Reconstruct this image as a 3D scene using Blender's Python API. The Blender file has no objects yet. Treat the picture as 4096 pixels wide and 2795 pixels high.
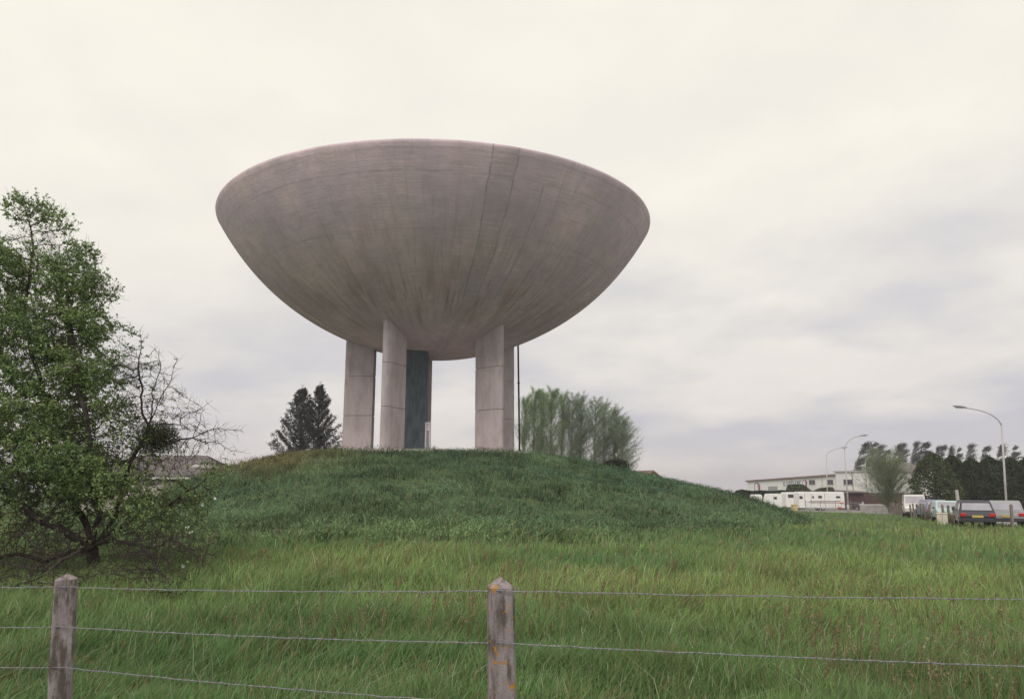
import bpy, math, random
import numpy as np
from mathutils import Vector, Matrix
R = math.radians
rnd = random.Random(11)
rng = np.random.default_rng(7)
S = bpy.context.scene
col = S.collection

# ------------------------------------------------------------------ camera
FPX, PITCH, ROLL = 3035.0, .187, .0046
EYE = Vector((0, 0, 1.6))
cam = bpy.data.objects.new('camera', bpy.data.cameras.new('camera'))
col.objects.link(cam)
cam.matrix_world = Matrix.Translation(EYE) @ Matrix.Rotation(math.pi / 2 + PITCH, 4, 'X') @ Matrix.Rotation(ROLL, 4, 'Z')
cam.data.sensor_width = 36
cam.data.lens = FPX / 4096 * 36
cam.data.shift_x = .019
cam.data.shift_y = -.003
cam.data.clip_start = .1
cam.data.clip_end = 6000
S.camera = cam

# ------------------------------------------------------------------ world, sun, exposure
SUN_EL, SUN_AZ = R(42), R(204)        # azimuth from +Y clockwise: behind the camera, a little to the left
W = bpy.data.worlds.new('World'); S.world = W; W.use_nodes = True
nt = W.node_tree; nt.nodes.clear()
def N(t, **k):
    n = nt.nodes.new(t)
    for a, b in k.items(): setattr(n, a, b)
    return n
L = nt.links.new
def mth(op, a, b=None, c=None):
    n = N('ShaderNodeMath', operation=op)
    for i, v in enumerate((a, b, c)):
        if v is None: continue
        if isinstance(v, (int, float)): n.inputs[i].default_value = v
        else: L(v, n.inputs[i])
    return n.outputs[0]
tc = N('ShaderNodeTexCoord'); sp = N('ShaderNodeSeparateXYZ'); L(tc.outputs['Generated'], sp.inputs[0])
den = mth('ADD', mth('MAXIMUM', sp.outputs[2], 0.0), .24)
cb = N('ShaderNodeCombineXYZ')
L(mth('DIVIDE', sp.outputs[0], den), cb.inputs[0]); L(mth('DIVIDE', sp.outputs[1], den), cb.inputs[1])
n1 = N('ShaderNodeTexNoise'); n1.inputs['Scale'].default_value = 1.15; n1.inputs['Detail'].default_value = 7; n1.inputs['Roughness'].default_value = .52
mp = N('ShaderNodeMapping'); mp.inputs['Location'].default_value = (3.1, 1.7, 0); mp.inputs['Scale'].default_value = (1, 1.0, 1)
L(cb.outputs[0], mp.inputs[0]); L(mp.outputs[0], n1.inputs['Vector'])
rp = N('ShaderNodeValToRGB'); rp.color_ramp.elements[0].position = .44; rp.color_ramp.elements[1].position = .62
L(n1.outputs['Fac'], rp.inputs[0])
low = N('ShaderNodeMapRange'); low.inputs['From Min'].default_value = .02; low.inputs['From Max'].default_value = .46
low.inputs['To Min'].default_value = 1; low.inputs['To Max'].default_value = .06
L(sp.outputs[2], low.inputs['Value'])
side = N('ShaderNodeMapRange'); side.inputs['From Min'].default_value = -.5; side.inputs['From Max'].default_value = .45
side.inputs['To Min'].default_value = .6; side.inputs['To Max'].default_value = 1.0
L(sp.outputs[0], side.inputs['Value'])
hz = N('ShaderNodeMapRange'); hz.inputs['From Min'].default_value = .0; hz.inputs['From Max'].default_value = .13
hz.inputs['To Min'].default_value = .25; hz.inputs['To Max'].default_value = 1; L(sp.outputs[2], hz.inputs['Value'])
fac = mth('MULTIPLY', mth('MULTIPLY', mth('MULTIPLY', rp.outputs[0], low.outputs[0]), side.outputs[0]), hz.outputs[0])
grad = N('ShaderNodeMix', data_type='RGBA')
hi = N('ShaderNodeMapRange'); hi.inputs['From Min'].default_value = .0; hi.inputs['From Max'].default_value = .38
L(sp.outputs[2], hi.inputs['Value'])
L(hi.outputs[0], grad.inputs['Factor'])
grad.inputs['A'].default_value = (.80, .745, .71, 1)
grad.inputs['B'].default_value = (.97, .93, .82, 1)
mx = N('ShaderNodeMix', data_type='RGBA')
L(fac, mx.inputs['Factor']); L(grad.outputs['Result'], mx.inputs['A']); mx.inputs['B'].default_value = (.45, .46, .56, 1)
n2 = N('ShaderNodeTexNoise'); n2.inputs['Scale'].default_value = 2.6; n2.inputs['Detail'].default_value = 6; L(mp.outputs[0], n2.inputs['Vector'])
sh = N('ShaderNodeMapRange'); sh.inputs['From Min'].default_value = .36; sh.inputs['From Max'].default_value = .66; sh.inputs['To Min'].default_value = 0; sh.inputs['To Max'].default_value = .16
L(n2.outputs['Fac'], sh.inputs['Value'])
mx2 = N('ShaderNodeMix', data_type='RGBA'); L(sh.outputs[0], mx2.inputs['Factor']); L(mx.outputs['Result'], mx2.inputs['A']); mx2.inputs['B'].default_value = (.50, .49, .55, 1)
b1 = N('ShaderNodeBackground'); L(mx2.outputs['Result'], b1.inputs[0]); b1.inputs[1].default_value = 1.0
sky = N('ShaderNodeTexSky', sky_type='NISHITA'); sky.sun_disc = False; sky.sun_elevation = SUN_EL; sky.sun_rotation = SUN_AZ
b2 = N('ShaderNodeBackground'); L(sky.outputs[0], b2.inputs[0]); b2.inputs[1].default_value = .08
ms = N('ShaderNodeMixShader'); ms.inputs[0].default_value = .95
L(b2.outputs[0], ms.inputs[1]); L(b1.outputs[0], ms.inputs[2])
wo = N('ShaderNodeOutputWorld'); L(ms.outputs[0], wo.inputs[0])
sl = bpy.data.lights.new('sun', 'SUN'); sl.energy = 1.5; sl.angle = R(25); sl.color = (1, .95, .87)
so = bpy.data.objects.new('sun', sl); col.objects.link(so)
dv = Vector((math.sin(SUN_AZ) * -1 * -1 * math.cos(SUN_EL), math.cos(SUN_AZ) * math.cos(SUN_EL), math.sin(SUN_EL)))
dv.x = -abs(dv.x)
sky.sun_rotation = math.atan2(dv.x, dv.y)
so.rotation_euler = dv.to_track_quat('Z', 'Y').to_euler()
S.view_settings.view_transform = 'Standard'; S.view_settings.look = 'None'
S.view_settings.exposure = 0.08; S.view_settings.gamma = 1

# ------------------------------------------------------------------ measuring helpers
def ray(px, py):
    u, v = px - 1970, py - 1385
    c, s = math.cos(ROLL), math.sin(ROLL)
    a = c * u + s * v; b = -(-s * u + c * v)
    d = Vector((a, FPX * math.cos(PITCH) - b * math.sin(PITCH), FPX * math.sin(PITCH) + b * math.cos(PITCH)))
    return d / d.y
def at(px, py, Y): return EYE + ray(px, py) * Y

# ------------------------------------------------------------------ terrain
MC = (-4.62, 59.83)
tR = ([0, 7, 10, 12, 14.4, 17.9, 21.4, 24.8, 26.9, 30, 36], [4.35, 4.3, 3.95, 3.6, 3.05, 2.25, 1.5, .45, -.5, -1.5, -3.5])
tL = ([0, 9, 12, 14.8, 16.9, 18.9, 20.3, 22.5, 26], [4.4, 4.35, 3.85, 3.0, 2.15, 1.2, .3, -.8, -3])
tF = ([0, 7, 9, 12, 16, 20, 24, 28, 33, 37, 41], [4.35, 4.3, 4.1, 3.6, 2.8, 2.0, 1.2, .6, .2, .0, -.6])
def noise2(x, y, s, seed=0):
    # smooth value noise
    x = np.asarray(x, float) / s + seed * 17.3 + 500; y = np.asarray(y, float) / s + seed * 31.7 + 500
    xi, yi = np.floor(x), np.floor(y); fx, fy = x - xi, y - yi
    fx = fx * fx * (3 - 2 * fx); fy = fy * fy * (3 - 2 * fy)
    h = lambda a, b: np.modf(np.abs(np.sin(a * 127.1 + b * 311.7 + seed) * 43758.5453))[0]
    return (h(xi, yi) * (1 - fx) + h(xi + 1, yi) * fx) * (1 - fy) + (h(xi, yi + 1) * (1 - fx) + h(xi + 1, yi + 1) * fx) * fy
def base_h(x, y):
    b = -.0115 * np.clip(y - 22, 0, 100)
    return b - .10 * np.clip(-x, 0, 8) / 3 * np.clip(1 - y / 14, 0, 1)
def mound_h(x, y):
    dx, dy = x - MC[0], y - MC[1]; r = np.hypot(dx, dy); a = np.arctan2(dy, dx)
    wF = np.clip(-np.sin(a), 0, 1) ** 2.5
    wR = np.clip(np.cos(a), 0, 1) ** 2; wL = np.clip(-np.cos(a), 0, 1) ** 2; wB = np.clip(np.sin(a), 0, 1) ** 2
    t = wF + wR + wL + wB
    h = (wF * np.interp(r, *tF) + (wR + wB) * np.interp(r, *tR) + wL * np.interp(r, *tL)) / t
    h = np.where(r < 8.5, np.minimum(h, 4.22), h)
    return h + np.where(r > 9, .22, .04) * (noise2(x, y, 3.2, 1) - .5) + np.where(r > 9, .14, .02) * (noise2(x, y, 1.1, 2) - .5)
def ground(x, y):
    x = np.asarray(x, float); y = np.asarray(y, float)
    a = base_h(x, y) + .06 * (noise2(x, y, 2.5, 3) - .5); b = mound_h(x, y); k = .25
    m = np.maximum(a, b); return m + k * np.exp(-np.abs(a - b) / k * 1.2) * .3
def gz(x, y): return float(ground(x, y))

# ------------------------------------------------------------------ mesh helpers
def link(o, parent=None):
    col.objects.link(o)
    if parent is not None: o.parent = parent
    return o
def tag(o, label=None, cat=None, group=None, kind=None):
    if label: o['label'] = label
    if cat: o['category'] = cat
    if group: o['group'] = group
    if kind: o['kind'] = kind
    return o
def empty(name, loc=(0, 0, 0), rz=0, label=None, cat=None, group=None):
    o = bpy.data.objects.new(name, None); o.location = loc; o.rotation_euler = (0, 0, rz); o.empty_display_size = .3
    link(o); return tag(o, label, cat, group)
def npmesh(name, V, F, mat, parent=None, tint=None, smooth=False):
    me = bpy.data.meshes.new(name); V = np.asarray(V, np.float32); F = np.asarray(F, np.int32)
    k = F.shape[1]
    me.vertices.add(len(V)); me.vertices.foreach_set('co', V.ravel())
    me.loops.add(F.size); me.loops.foreach_set('vertex_index', F.ravel())
    me.polygons.add(len(F)); me.polygons.foreach_set('loop_start', np.arange(0, F.size, k, dtype=np.int32))
    if smooth: me.polygons.foreach_set('use_smooth', np.ones(len(F), bool))
    me.update(calc_edges=True)
    if tint is not None:
        ca = me.color_attributes.new('tint', 'FLOAT_COLOR', 'POINT')
        t = np.ones((len(V), 4), np.float32); t[:, :3] = tint
        ca.data.foreach_set('color', t.ravel())
    me.materials.append(mat)
    o = bpy.data.objects.new(name, me); return link(o, parent)
class MB:
    def __init__(s): s.v = []; s.f = []
    def add(s, V, F):
        n = len(s.v); s.v += [tuple(p) for p in V]; s.f += [tuple(i + n for i in f) for f in F]; return s
    def box(s, c, d, rz=0, taper=1.0, top=None):
        x, y, z = d[0] / 2, d[1] / 2, d[2] / 2; V = []
        for sz in (-1, 1):
            t = taper if sz > 0 else 1
            for sx, sy in ((-1, -1), (1, -1), (1, 1), (-1, 1)):
                a, b = sx * x * t, sy * y * t
                V.append((c[0] + a * math.cos(rz) - b * math.sin(rz), c[1] + a * math.sin(rz) + b * math.cos(rz), c[2] + sz * z))
        return s.add(V, [(3, 2, 1, 0), (4, 5, 6, 7), (0, 1, 5, 4), (1, 2, 6, 5), (2, 3, 7, 6), (3, 0, 4, 7)])
    def box2(s, a, b):
        return s.box([(a[i] + b[i]) / 2 for i in range(3)], [abs(b[i] - a[i]) for i in range(3)])
    def tube(s, pts, rad, n=8, cap=True):
        pts = [Vector(p) for p in pts]; m = len(pts)
        if not hasattr(rad, '__len__'): rad = [rad] * m
        V = []
        for i, p in enumerate(pts):
            t = (pts[min(i + 1, m - 1)] - pts[max(i - 1, 0)]).normalized()
            u = t.cross(Vector((0, 1, 0)) if abs(t.y) < .9 else Vector((1, 0, 0))).normalized(); w = t.cross(u)
            for k in range(n):
                a = 2 * math.pi * k / n; V.append(p + (u * math.cos(a) + w * math.sin(a)) * rad[i])
        F = [(i * n + k, i * n + (k + 1) % n, (i + 1) * n + (k + 1) % n, (i + 1) * n + k) for i in range(m - 1) for k in range(n)]
        if cap: F += [tuple(range(n))[::-1], tuple((m - 1) * n + k for k in range(n))]
        return s.add(V, F)
    def prism(s, poly, y0, y1, w0=None):
        # polygon in x,z extruded along y
        n = len(poly)
        V = [(x, y0, z) for x, z in poly] + [(x, y1, z) for x, z in poly]
        F = [tuple(range(n)), tuple(range(n, 2 * n))[::-1]] + [(i, i + n, (i + 1) % n + n, (i + 1) % n) for i in range(n)]
        return s.add(V, F)
    def loft(s, rings, cap=True):
        n = len(rings[0]); V = [p for r in rings for p in r]
        F = [(i * n + k, i * n + (k + 1) % n, (i + 1) * n + (k + 1) % n, (i + 1) * n + k) for i in range(len(rings) - 1) for k in range(n)]
        if cap: F += [tuple(range(n))[::-1], tuple((len(rings) - 1) * n + k for k in range(n))]
        return s.add(V, F)
    def build(s, name, mat, parent=None, bevel=0, smooth=False, seg=2):
        me = bpy.data.meshes.new(name); me.from_pydata(s.v, [], s.f); me.materials.append(mat)
        import bmesh
        bm = bmesh.new(); bm.from_mesh(me); bmesh.ops.recalc_face_normals(bm, faces=bm.faces); bm.to_mesh(me); bm.free()
        if smooth:
            me.polygons.foreach_set('use_smooth', np.ones(len(me.polygons), bool))
        o = link(bpy.data.objects.new(name, me), parent)
        if bevel:
            b = o.modifiers.new('bevel', 'BEVEL'); b.width = bevel; b.segments = seg; b.limit_method = 'ANGLE'
        return o
def copy_tree(o, parent=None):
    c = o.copy(); col.objects.link(c)
    if parent is not None: c.parent = parent
    for ch in list(o.children): copy_tree(ch, c)
    return c

# ------------------------------------------------------------------ materials
def mat_base(name, rough=.85, spec=.3):
    m = bpy.data.materials.new(name); m.use_nodes = True; t = m.node_tree
    b = t.nodes['Principled BSDF']; b.inputs['Roughness'].default_value = rough; b.inputs['Specular IOR Level'].default_value = spec
    return m, t, b
def tnode(t, typ, **k):
    n = t.nodes.new(typ)
    for a, b in k.items(): setattr(n, a, b)
    return n
def mottled(name, c1, c2, scale=3, rough=.85, bump=0, stretch=(1, 1, 1), detail=6, lo=.35, hi=.65, metal=0, spec=.3, bscale=None):
    m, t, b = mat_base(name, rough, spec); l = t.links.new
    tcn = tnode(t, 'ShaderNodeTexCoord'); mpn = tnode(t, 'ShaderNodeMapping'); mpn.inputs['Scale'].default_value = stretch
    l(tcn.outputs['Object'], mpn.inputs[0])
    no = tnode(t, 'ShaderNodeTexNoise'); no.inputs['Scale'].default_value = scale; no.inputs['Detail'].default_value = detail; no.inputs['Roughness'].default_value = .6
    l(mpn.outputs[0], no.inputs['Vector'])
    r = tnode(t, 'ShaderNodeValToRGB'); r.color_ramp.elements[0].position = lo; r.color_ramp.elements[1].position = hi
    r.color_ramp.elements[0].color = (*c1, 1); r.color_ramp.elements[1].color = (*c2, 1)
    l(no.outputs['Fac'], r.inputs[0]); l(r.outputs[0], b.inputs['Base Color']); b.inputs['Metallic'].default_value = metal
    if bump:
        bu = tnode(t, 'ShaderNodeBump'); bu.inputs['Strength'].default_value = bump; bu.inputs['Distance'].default_value = .02
        n2 = tnode(t, 'ShaderNodeTexNoise'); n2.inputs['Scale'].default_value = bscale or scale * 6; n2.inputs['Detail'].default_value = 4
        l(mpn.outputs[0], n2.inputs['Vector']); l(n2.outputs['Fac'], bu.inputs['Height']); l(bu.outputs[0], b.inputs['Normal'])
    return m
def leafmat(name, colr=(1, 1, 1), trans=.25, rough=.7):
    m, t, b = mat_base(name, rough, .12); l = t.links.new
    at_ = tnode(t, 'ShaderNodeVertexColor', layer_name='tint')
    mu = tnode(t, 'ShaderNodeMix', data_type='RGBA', blend_type='MULTIPLY'); mu.inputs['Factor'].default_value = 1
    l(at_.outputs[0], mu.inputs['A']); mu.inputs['B'].default_value = (*colr, 1); l(mu.outputs['Result'], b.inputs['Base Color'])
    tr = tnode(t, 'ShaderNodeBsdfTranslucent'); l(mu.outputs['Result'], tr.inputs[0])
    mi = tnode(t, 'ShaderNodeMixShader'); mi.inputs[0].default_value = trans
    l(b.outputs[0], mi.inputs[1]); l(tr.outputs[0], mi.inputs[2]); l(mi.outputs[0], t.nodes['Material Output'].inputs[0])
    return m
M = {}
M['bark'] = mottled('dark_bark', (.030, .022, .020), (.075, .06, .052), 9, .95, .5, (1, 1, .3))
M['bark_grey'] = mottled('grey_bark', (.15, .155, .115), (.25, .25, .19), 5, .95, .3, (1, 1, .3))
M['leaf'] = leafmat('leaf', (1, 1, 1), .3)
M['leaf_thin'] = leafmat('thin_spring_leaf', (1, 1, 1), .5)
M['needle'] = leafmat('needle', (1, 1, 1), .08, .85)
M['grass'] = leafmat('grass', (1, 1, 1), .25)
M['petal'] = mottled('petal', (.75, .72, .68), (.85, .82, .8), 20)
M['post'] = None
M['wire'] = mottled('galvanised_wire', (.20, .19, .22), (.34, .33, .37), 40, .6, metal=.3)
M['white'] = mottled('white_paint', (.76, .75, .74), (.88, .87, .86), 1.2, .6, detail=8, stretch=(1, 1, 3))
M['wall_white'] = mottled('white_wall_cladding', (.76, .74, .74), (.86, .84, .84), .35, .8, detail=8, stretch=(1, 1, .25))
M['wall_cream'] = mottled('cream_render', (.48, .43, .39), (.58, .53, .49), .5, .9)
M['roof_grey'] = mottled('grey_brown_roof', (.13, .115, .115), (.20, .175, .17), .9, .95, .3, (1, 1, 3))
M['roof_brown'] = mottled('brown_tile_roof', (.17, .11, .09), (.26, .18, .15), 1.5, .95, .3)
M['trim'] = mottled('dull_red_brown_trim', (.20, .13, .12), (.28, .19, .18), 2)
M['grey'] = mottled('mid_grey_panel', (.30, .29, .31), (.38, .37, .40), 2, .6)
M['blue'] = mottled('sign_blue', (.05, .045, .20), (.08, .07, .26), 2, .5)
M['orange'] = mottled('sign_orange_red', (.62, .16, .10), (.70, .22, .13), 2, .5)
M['dark_glass'] = mottled('dark_window_glass', (.035, .03, .035), (.06, .05, .055), 1, .15, spec=.6)
M['lamp_metal'] = mottled('pale_lamp_metal', (.42, .40, .40), (.52, .50, .50), 3, .5)
M['lamp_grey'] = mottled('grey_lamp_head', (.22, .21, .23), (.30, .29, .31), 3, .5)
M['lamp_glass'] = mottled('lamp_glass', (.5, .48, .45), (.6, .58, .55), 3, .3)
M['rubber'] = mottled('tyre_rubber', (.02, .02, .02), (.035, .035, .035), 5, .9)
M['steel'] = mottled('wheel_steel', (.3, .3, .3), (.4, .4, .4), 5, .5, metal=.5)
M['red_glass'] = mottled('red_lamp_glass', (.45, .02, .02), (.55, .03, .03), 5, .3)
M['amber'] = mottled('amber_lamp_glass', (.7, .16, .04), (.75, .2, .05), 5, .3)
M['wood'] = mottled('weathered_wood', (.15, .12, .11), (.27, .23, .21), 8, .95, .3, (1, 1, .2))
M['dark_brown'] = mottled('dark_brown_boards', (.06, .035, .035), (.12, .07, .065), 3, .9, .2, (6, 1, .3))
M['low_wall'] = mottled('pale_low_wall', (.36, .34, .34), (.5, .48, .47), 1.5, .95, .2)
M['yellow'] = mottled('yellow_plate', (.48, .36, .10), (.54, .42, .14), 3, .5)
M['pipe'] = mottled('dark_red_pipe', (.06, .03, .03), (.10, .055, .05), 2, .7)
M['door'] = mottled('pale_door_paint', (.55, .53, .56), (.66, .64, .66), 2, .6)
M['slate'] = mottled('dark_slate_cladding', (.045, .06, .078), (.10, .12, .14), 1.6, .75, .2, (2.5, 2.5, .5), detail=8)

def car_paint(name, c):
    m, t, b = mat_base(name, .35, .5); b.inputs['Base Color'].default_value = (*c, 1); b.inputs['Coat Weight'].default_value = .4
    l = t.links.new; tcn = tnode(t, 'ShaderNodeTexCoord'); no = tnode(t, 'ShaderNodeTexNoise'); no.inputs['Scale'].default_value = 2; no.inputs['Detail'].default_value = 6
    l(tcn.outputs['Object'], no.inputs['Vector'])
    r = tnode(t, 'ShaderNodeValToRGB'); r.color_ramp.elements[0].color = (*[k * .85 for k in c], 1); r.color_ramp.elements[1].color = (*[min(1, k * 1.08) for k in c], 1)
    l(no.outputs['Fac'], r.inputs[0]); l(r.outputs[0], b.inputs['Base Color']); return m

# --- concrete of the bowl: board-marked, with formwork seams, water stains running down to the centre
def bowl_material():
    m, t, b = mat_base('board_marked_concrete', .92, .2); l = t.links.new
    def mm(op, a, c=None, d=None):
        n = tnode(t, 'ShaderNodeMath', operation=op)
        for i, v in enumerate((a, c, d)):
            if v is None: continue
            if isinstance(v, (int, float)): n.inputs[i].default_value = v
            else: l(v, n.inputs[i])
        return n.outputs[0]
    def noise(vec, sc, det=5, ro=.6):
        n = tnode(t, 'ShaderNodeTexNoise'); n.inputs['Scale'].default_value = sc; n.inputs['Detail'].default_value = det; n.inputs['Roughness'].default_value = ro
        l(vec, n.inputs['Vector']); return n.outputs['Fac']
    def ramp(v, a, c):
        n = tnode(t, 'ShaderNodeMapRange'); n.inputs['From Min'].default_value = a; n.inputs['From Max'].default_value = c; l(v, n.inputs['Value']); return n.outputs[0]
    def comb(x, y, z=0.0):
        n = tnode(t, 'ShaderNodeCombineXYZ')
        for i, v in enumerate((x, y, z)):
            if isinstance(v, (int, float)): n.inputs[i].default_value = v
            else: l(v, n.inputs[i])
        return n.outputs[0]
    def mixc(f, a, c):
        n = tnode(t, 'ShaderNodeMix', data_type='RGBA')
        if isinstance(f, float): n.inputs['Factor'].default_value = f
        else: l(f, n.inputs['Factor'])
        for s_, v in (('A', a), ('B', c)):
            if isinstance(v, tuple): n.inputs[s_].default_value = (*v, 1)
            else: l(v, n.inputs[s_])
        return n.outputs['Result']
    tcn = tnode(t, 'ShaderNodeTexCoord'); s = tnode(t, 'ShaderNodeSeparateXYZ'); l(tcn.outputs['Object'], s.inputs[0])
    x, y, z = s.outputs
    ang = mm('ARCTAN2', y, x); r = mm('SQRT', mm('ADD', mm('MULTIPLY', x, x), mm('MULTIPLY', y, y)))
    obj = tcn.outputs['Object']
    base = mixc(ramp(noise(obj, .22, 6, .65), .36, .66), (.57, .465, .565), (.78, .61, .645))
    base = mixc(mm('MULTIPLY', ramp(noise(obj, 1.3, 8, .72), .44, .70), .42), base, (.41, .345, .36))
    cell = tnode(t, 'ShaderNodeTexWhiteNoise', noise_dimensions='2D')
    l(comb(mm('FLOOR', mm('MULTIPLY', ang, 9.2)), mm('FLOOR', mm('MULTIPLY', mm('SUBTRACT', r, 1.85), .41))), cell.inputs['Vector'])
    base = mixc(mm('MULTIPLY', mm('MULTIPLY', cell.outputs['Value'], ramp(noise(obj, .4, 4), .35, .6)), .30), base, (.42, .365, .37))
    cell2 = tnode(t, 'ShaderNodeTexWhiteNoise', noise_dimensions='2D')
    l(comb(mm('FLOOR', mm('MULTIPLY', ang, 9.2)), mm('FLOOR', mm('MULTIPLY', r, 5.5))), cell2.inputs['Vector'])
    base = mixc(mm('MULTIPLY', cell2.outputs['Value'], .16), base, (.40, .36, .37))
    # horizontal board marks
    boards = noise(comb(mm('MULTIPLY', ang, 3.0), mm('MULTIPLY', r, 5.0)), 3.0, 3)
    base = mixc(mm('MULTIPLY', ramp(boards, .46, .66), .34), base, (.37, .33, .335))
    # radial streaks, stronger lower down
    down = ramp(r, 16.0, 8.0)
    st = noise(comb(mm('MULTIPLY', ang, 9.0), mm('MULTIPLY', r, .22)), 1.0, 7, .7)
    base = mixc(mm('MULTIPLY', ramp(st, .47, .68), mm('MULTIPLY_ADD', mm('MULTIPLY', down, ramp(r, 5.0, 9.5)), .85, .14)), base, (.40, .275, .265))
    st2 = noise(comb(mm('MULTIPLY_ADD', ang, 42.0, 7.0), mm('MULTIPLY', r, .35)), 1.0, 4, .6)
    base = mixc(mm('MULTIPLY', ramp(st2, .53, .68), mm('MULTIPLY_ADD', mm('MULTIPLY', down, ramp(r, 5.5, 9.5)), .6, .14)), base, (.27, .22, .225))
    st3 = noise(comb(mm('MULTIPLY_ADD', ang, 30.0, 3.0), mm('MULTIPLY', r, .5), 4.0), 1.0, 4, .6)
    up = ramp(r, 14.0, 17.0)
    base = mixc(mm('MULTIPLY', ramp(st3, .60, .78), mm('MULTIPLY', up, .30)), base, (.60, .58, .58))
    def near(v, c, w): return mm('SUBTRACT', 1.0, mm('MINIMUM', mm('DIVIDE', mm('ABSOLUTE', mm('SUBTRACT', v, c)), w), 1.0))
    wob = mm('MULTIPLY', mm('SUBTRACT', noise(obj, .5, 3), .5), .02)
    angw = mm('ADD', ang, wob)
    seams = None
    for (c_, w_, k_, r0, r1) in ((-1.300, .0045, .75, 8, 18), (-1.200, .0045, .70, 8, 18), (-1.065, .005, .50, 8, 16.3), (-.985, .004, .35, 13, 17),
                         (-1.13, .004, .35, 9, 14), (-1.62, .004, .22, 15, 18), (-2.0, .005, .3, 8, 13), (-2.30, .004, .4, 8, 13), (-.62, .004, .3, 15, 18), (-2.62, .006, .4, 7, 17), (-2.5, .004, .3, 8, 16), (-.3, .005, .3, 8, 17)):
        v = mm('MULTIPLY', mm('MULTIPLY', near(angw, c_, w_), k_), mm('MULTIPLY', mm('GREATER_THAN', r, float(r0)), mm('LESS_THAN', r, float(r1))))
        seams = v if seams is None else mm('MAXIMUM', seams, v)
    for rr, k_ in ((16.3, .26), (13.9, .22), (11.4, .18), (9.2, .14), (15.2, .08), (17.05, .2)):
        seams = mm('MAXIMUM', seams, mm('MULTIPLY', near(mm('ADD', r, mm('MULTIPLY', wob, 3.0)), rr, .07), k_))
    brk = ramp(noise(obj, 1.1, 3), .35, .6)
    seams = mm('MULTIPLY', seams, mm('MULTIPLY_ADD', brk, .6, .4))
    base = mixc(seams, base, (.20, .18, .19))
    # repaired strip between the two long seams
    strip = mm('MULTIPLY', mm('MULTIPLY', mm('GREATER_THAN', angw, -1.300), mm('LESS_THAN', angw, -1.200)), .35)
    base = mixc(mm('MULTIPLY', strip, ramp(noise(comb(mm('MULTIPLY', ang, 8.0), mm('MULTIPLY', r, 4.0)), 1.2, 5), .3, .7)), base, (.24, .235, .235))
    # lime streaks by the rim
    lime = mm('MULTIPLY', mm('MULTIPLY', near(angw, -.925, .045), ramp(noise(comb(mm('MULTIPLY', ang, 160.0), r), 1.0, 2), .5, .62)), mm('MULTIPLY', ramp(r, 15.9, 16.5), .85))
    base = mixc(lime, base, (.72, .70, .72))
    l(base, b.inputs['Base Color'])
    bu = tnode(t, 'ShaderNodeBump'); bu.inputs['Strength'].default_value = .35; bu.inputs['Distance'].default_value = .05
    l(mm('SUBTRACT', mm('ADD', noise(obj, 6.0, 5), mm('MULTIPLY', boards, .6)), seams), bu.inputs['Height']); l(bu.outputs[0], b.inputs['Normal'])
    return m
M['bowl'] = bowl_material()
def pillar_material():
    m, t, b = mat_base('smooth_precast_concrete', .9, .2); l = t.links.new
    tcn = tnode(t, 'ShaderNodeTexCoord')
    def nz(sc, st, det=6):
        mpn = tnode(t, 'ShaderNodeMapping'); mpn.inputs['Scale'].default_value = st; l(tcn.outputs['Object'], mpn.inputs[0])
        n = tnode(t, 'ShaderNodeTexNoise'); n.inputs['Scale'].default_value = sc; n.inputs['Detail'].default_value = det; n.inputs['Roughness'].default_value = .65
        l(mpn.outputs[0], n.inputs['Vector']); return n.outputs['Fac']
    def rp_(v, a, c, lo, hi):
        r = tnode(t, 'ShaderNodeMapRange'); r.inputs['From Min'].default_value = a; r.inputs['From Max'].default_value = c
        r.inputs['To Min'].default_value = lo; r.inputs['To Max'].default_value = hi; l(v, r.inputs['Value']); return r.outputs[0]
    def mx_(f, a, c):
        n = tnode(t, 'ShaderNodeMix', data_type='RGBA'); l(f, n.inputs['Factor'])
        for s_, v in (('A', a), ('B', c)):
            if isinstance(v, tuple): n.inputs[s_].default_value = (*v, 1)
            else: l(v, n.inputs[s_])
        return n.outputs['Result']
    base = mx_(rp_(nz(.6, (1, 1, .4)), .35, .65, 0, 1), (.42, .36, .375), (.52, .45, .465))
    base = mx_(rp_(nz(2.2, (1, 1, .12)), .48, .75, 0, .45), base, (.33, .28, .28))
    base = mx_(rp_(nz(1.1, (1.5, 1.5, .5), 8), .46, .66, 0, .6), base, (.30, .255, .25))
    base = mx_(rp_(nz(7, (1, 1, 1)), .55, .8, 0, .3), base, (.28, .25, .25))
    l(base, b.inputs['Base Color'])
    bu = tnode(t, 'ShaderNodeBump'); bu.inputs['Strength'].default_value = .2; bu.inputs['Distance'].default_value = .02
    l(nz(12, (1, 1, 1)), bu.inputs['Height']); l(bu.outputs[0], b.inputs['Normal']); return m
M['pillar'] = pillar_material()
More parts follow.
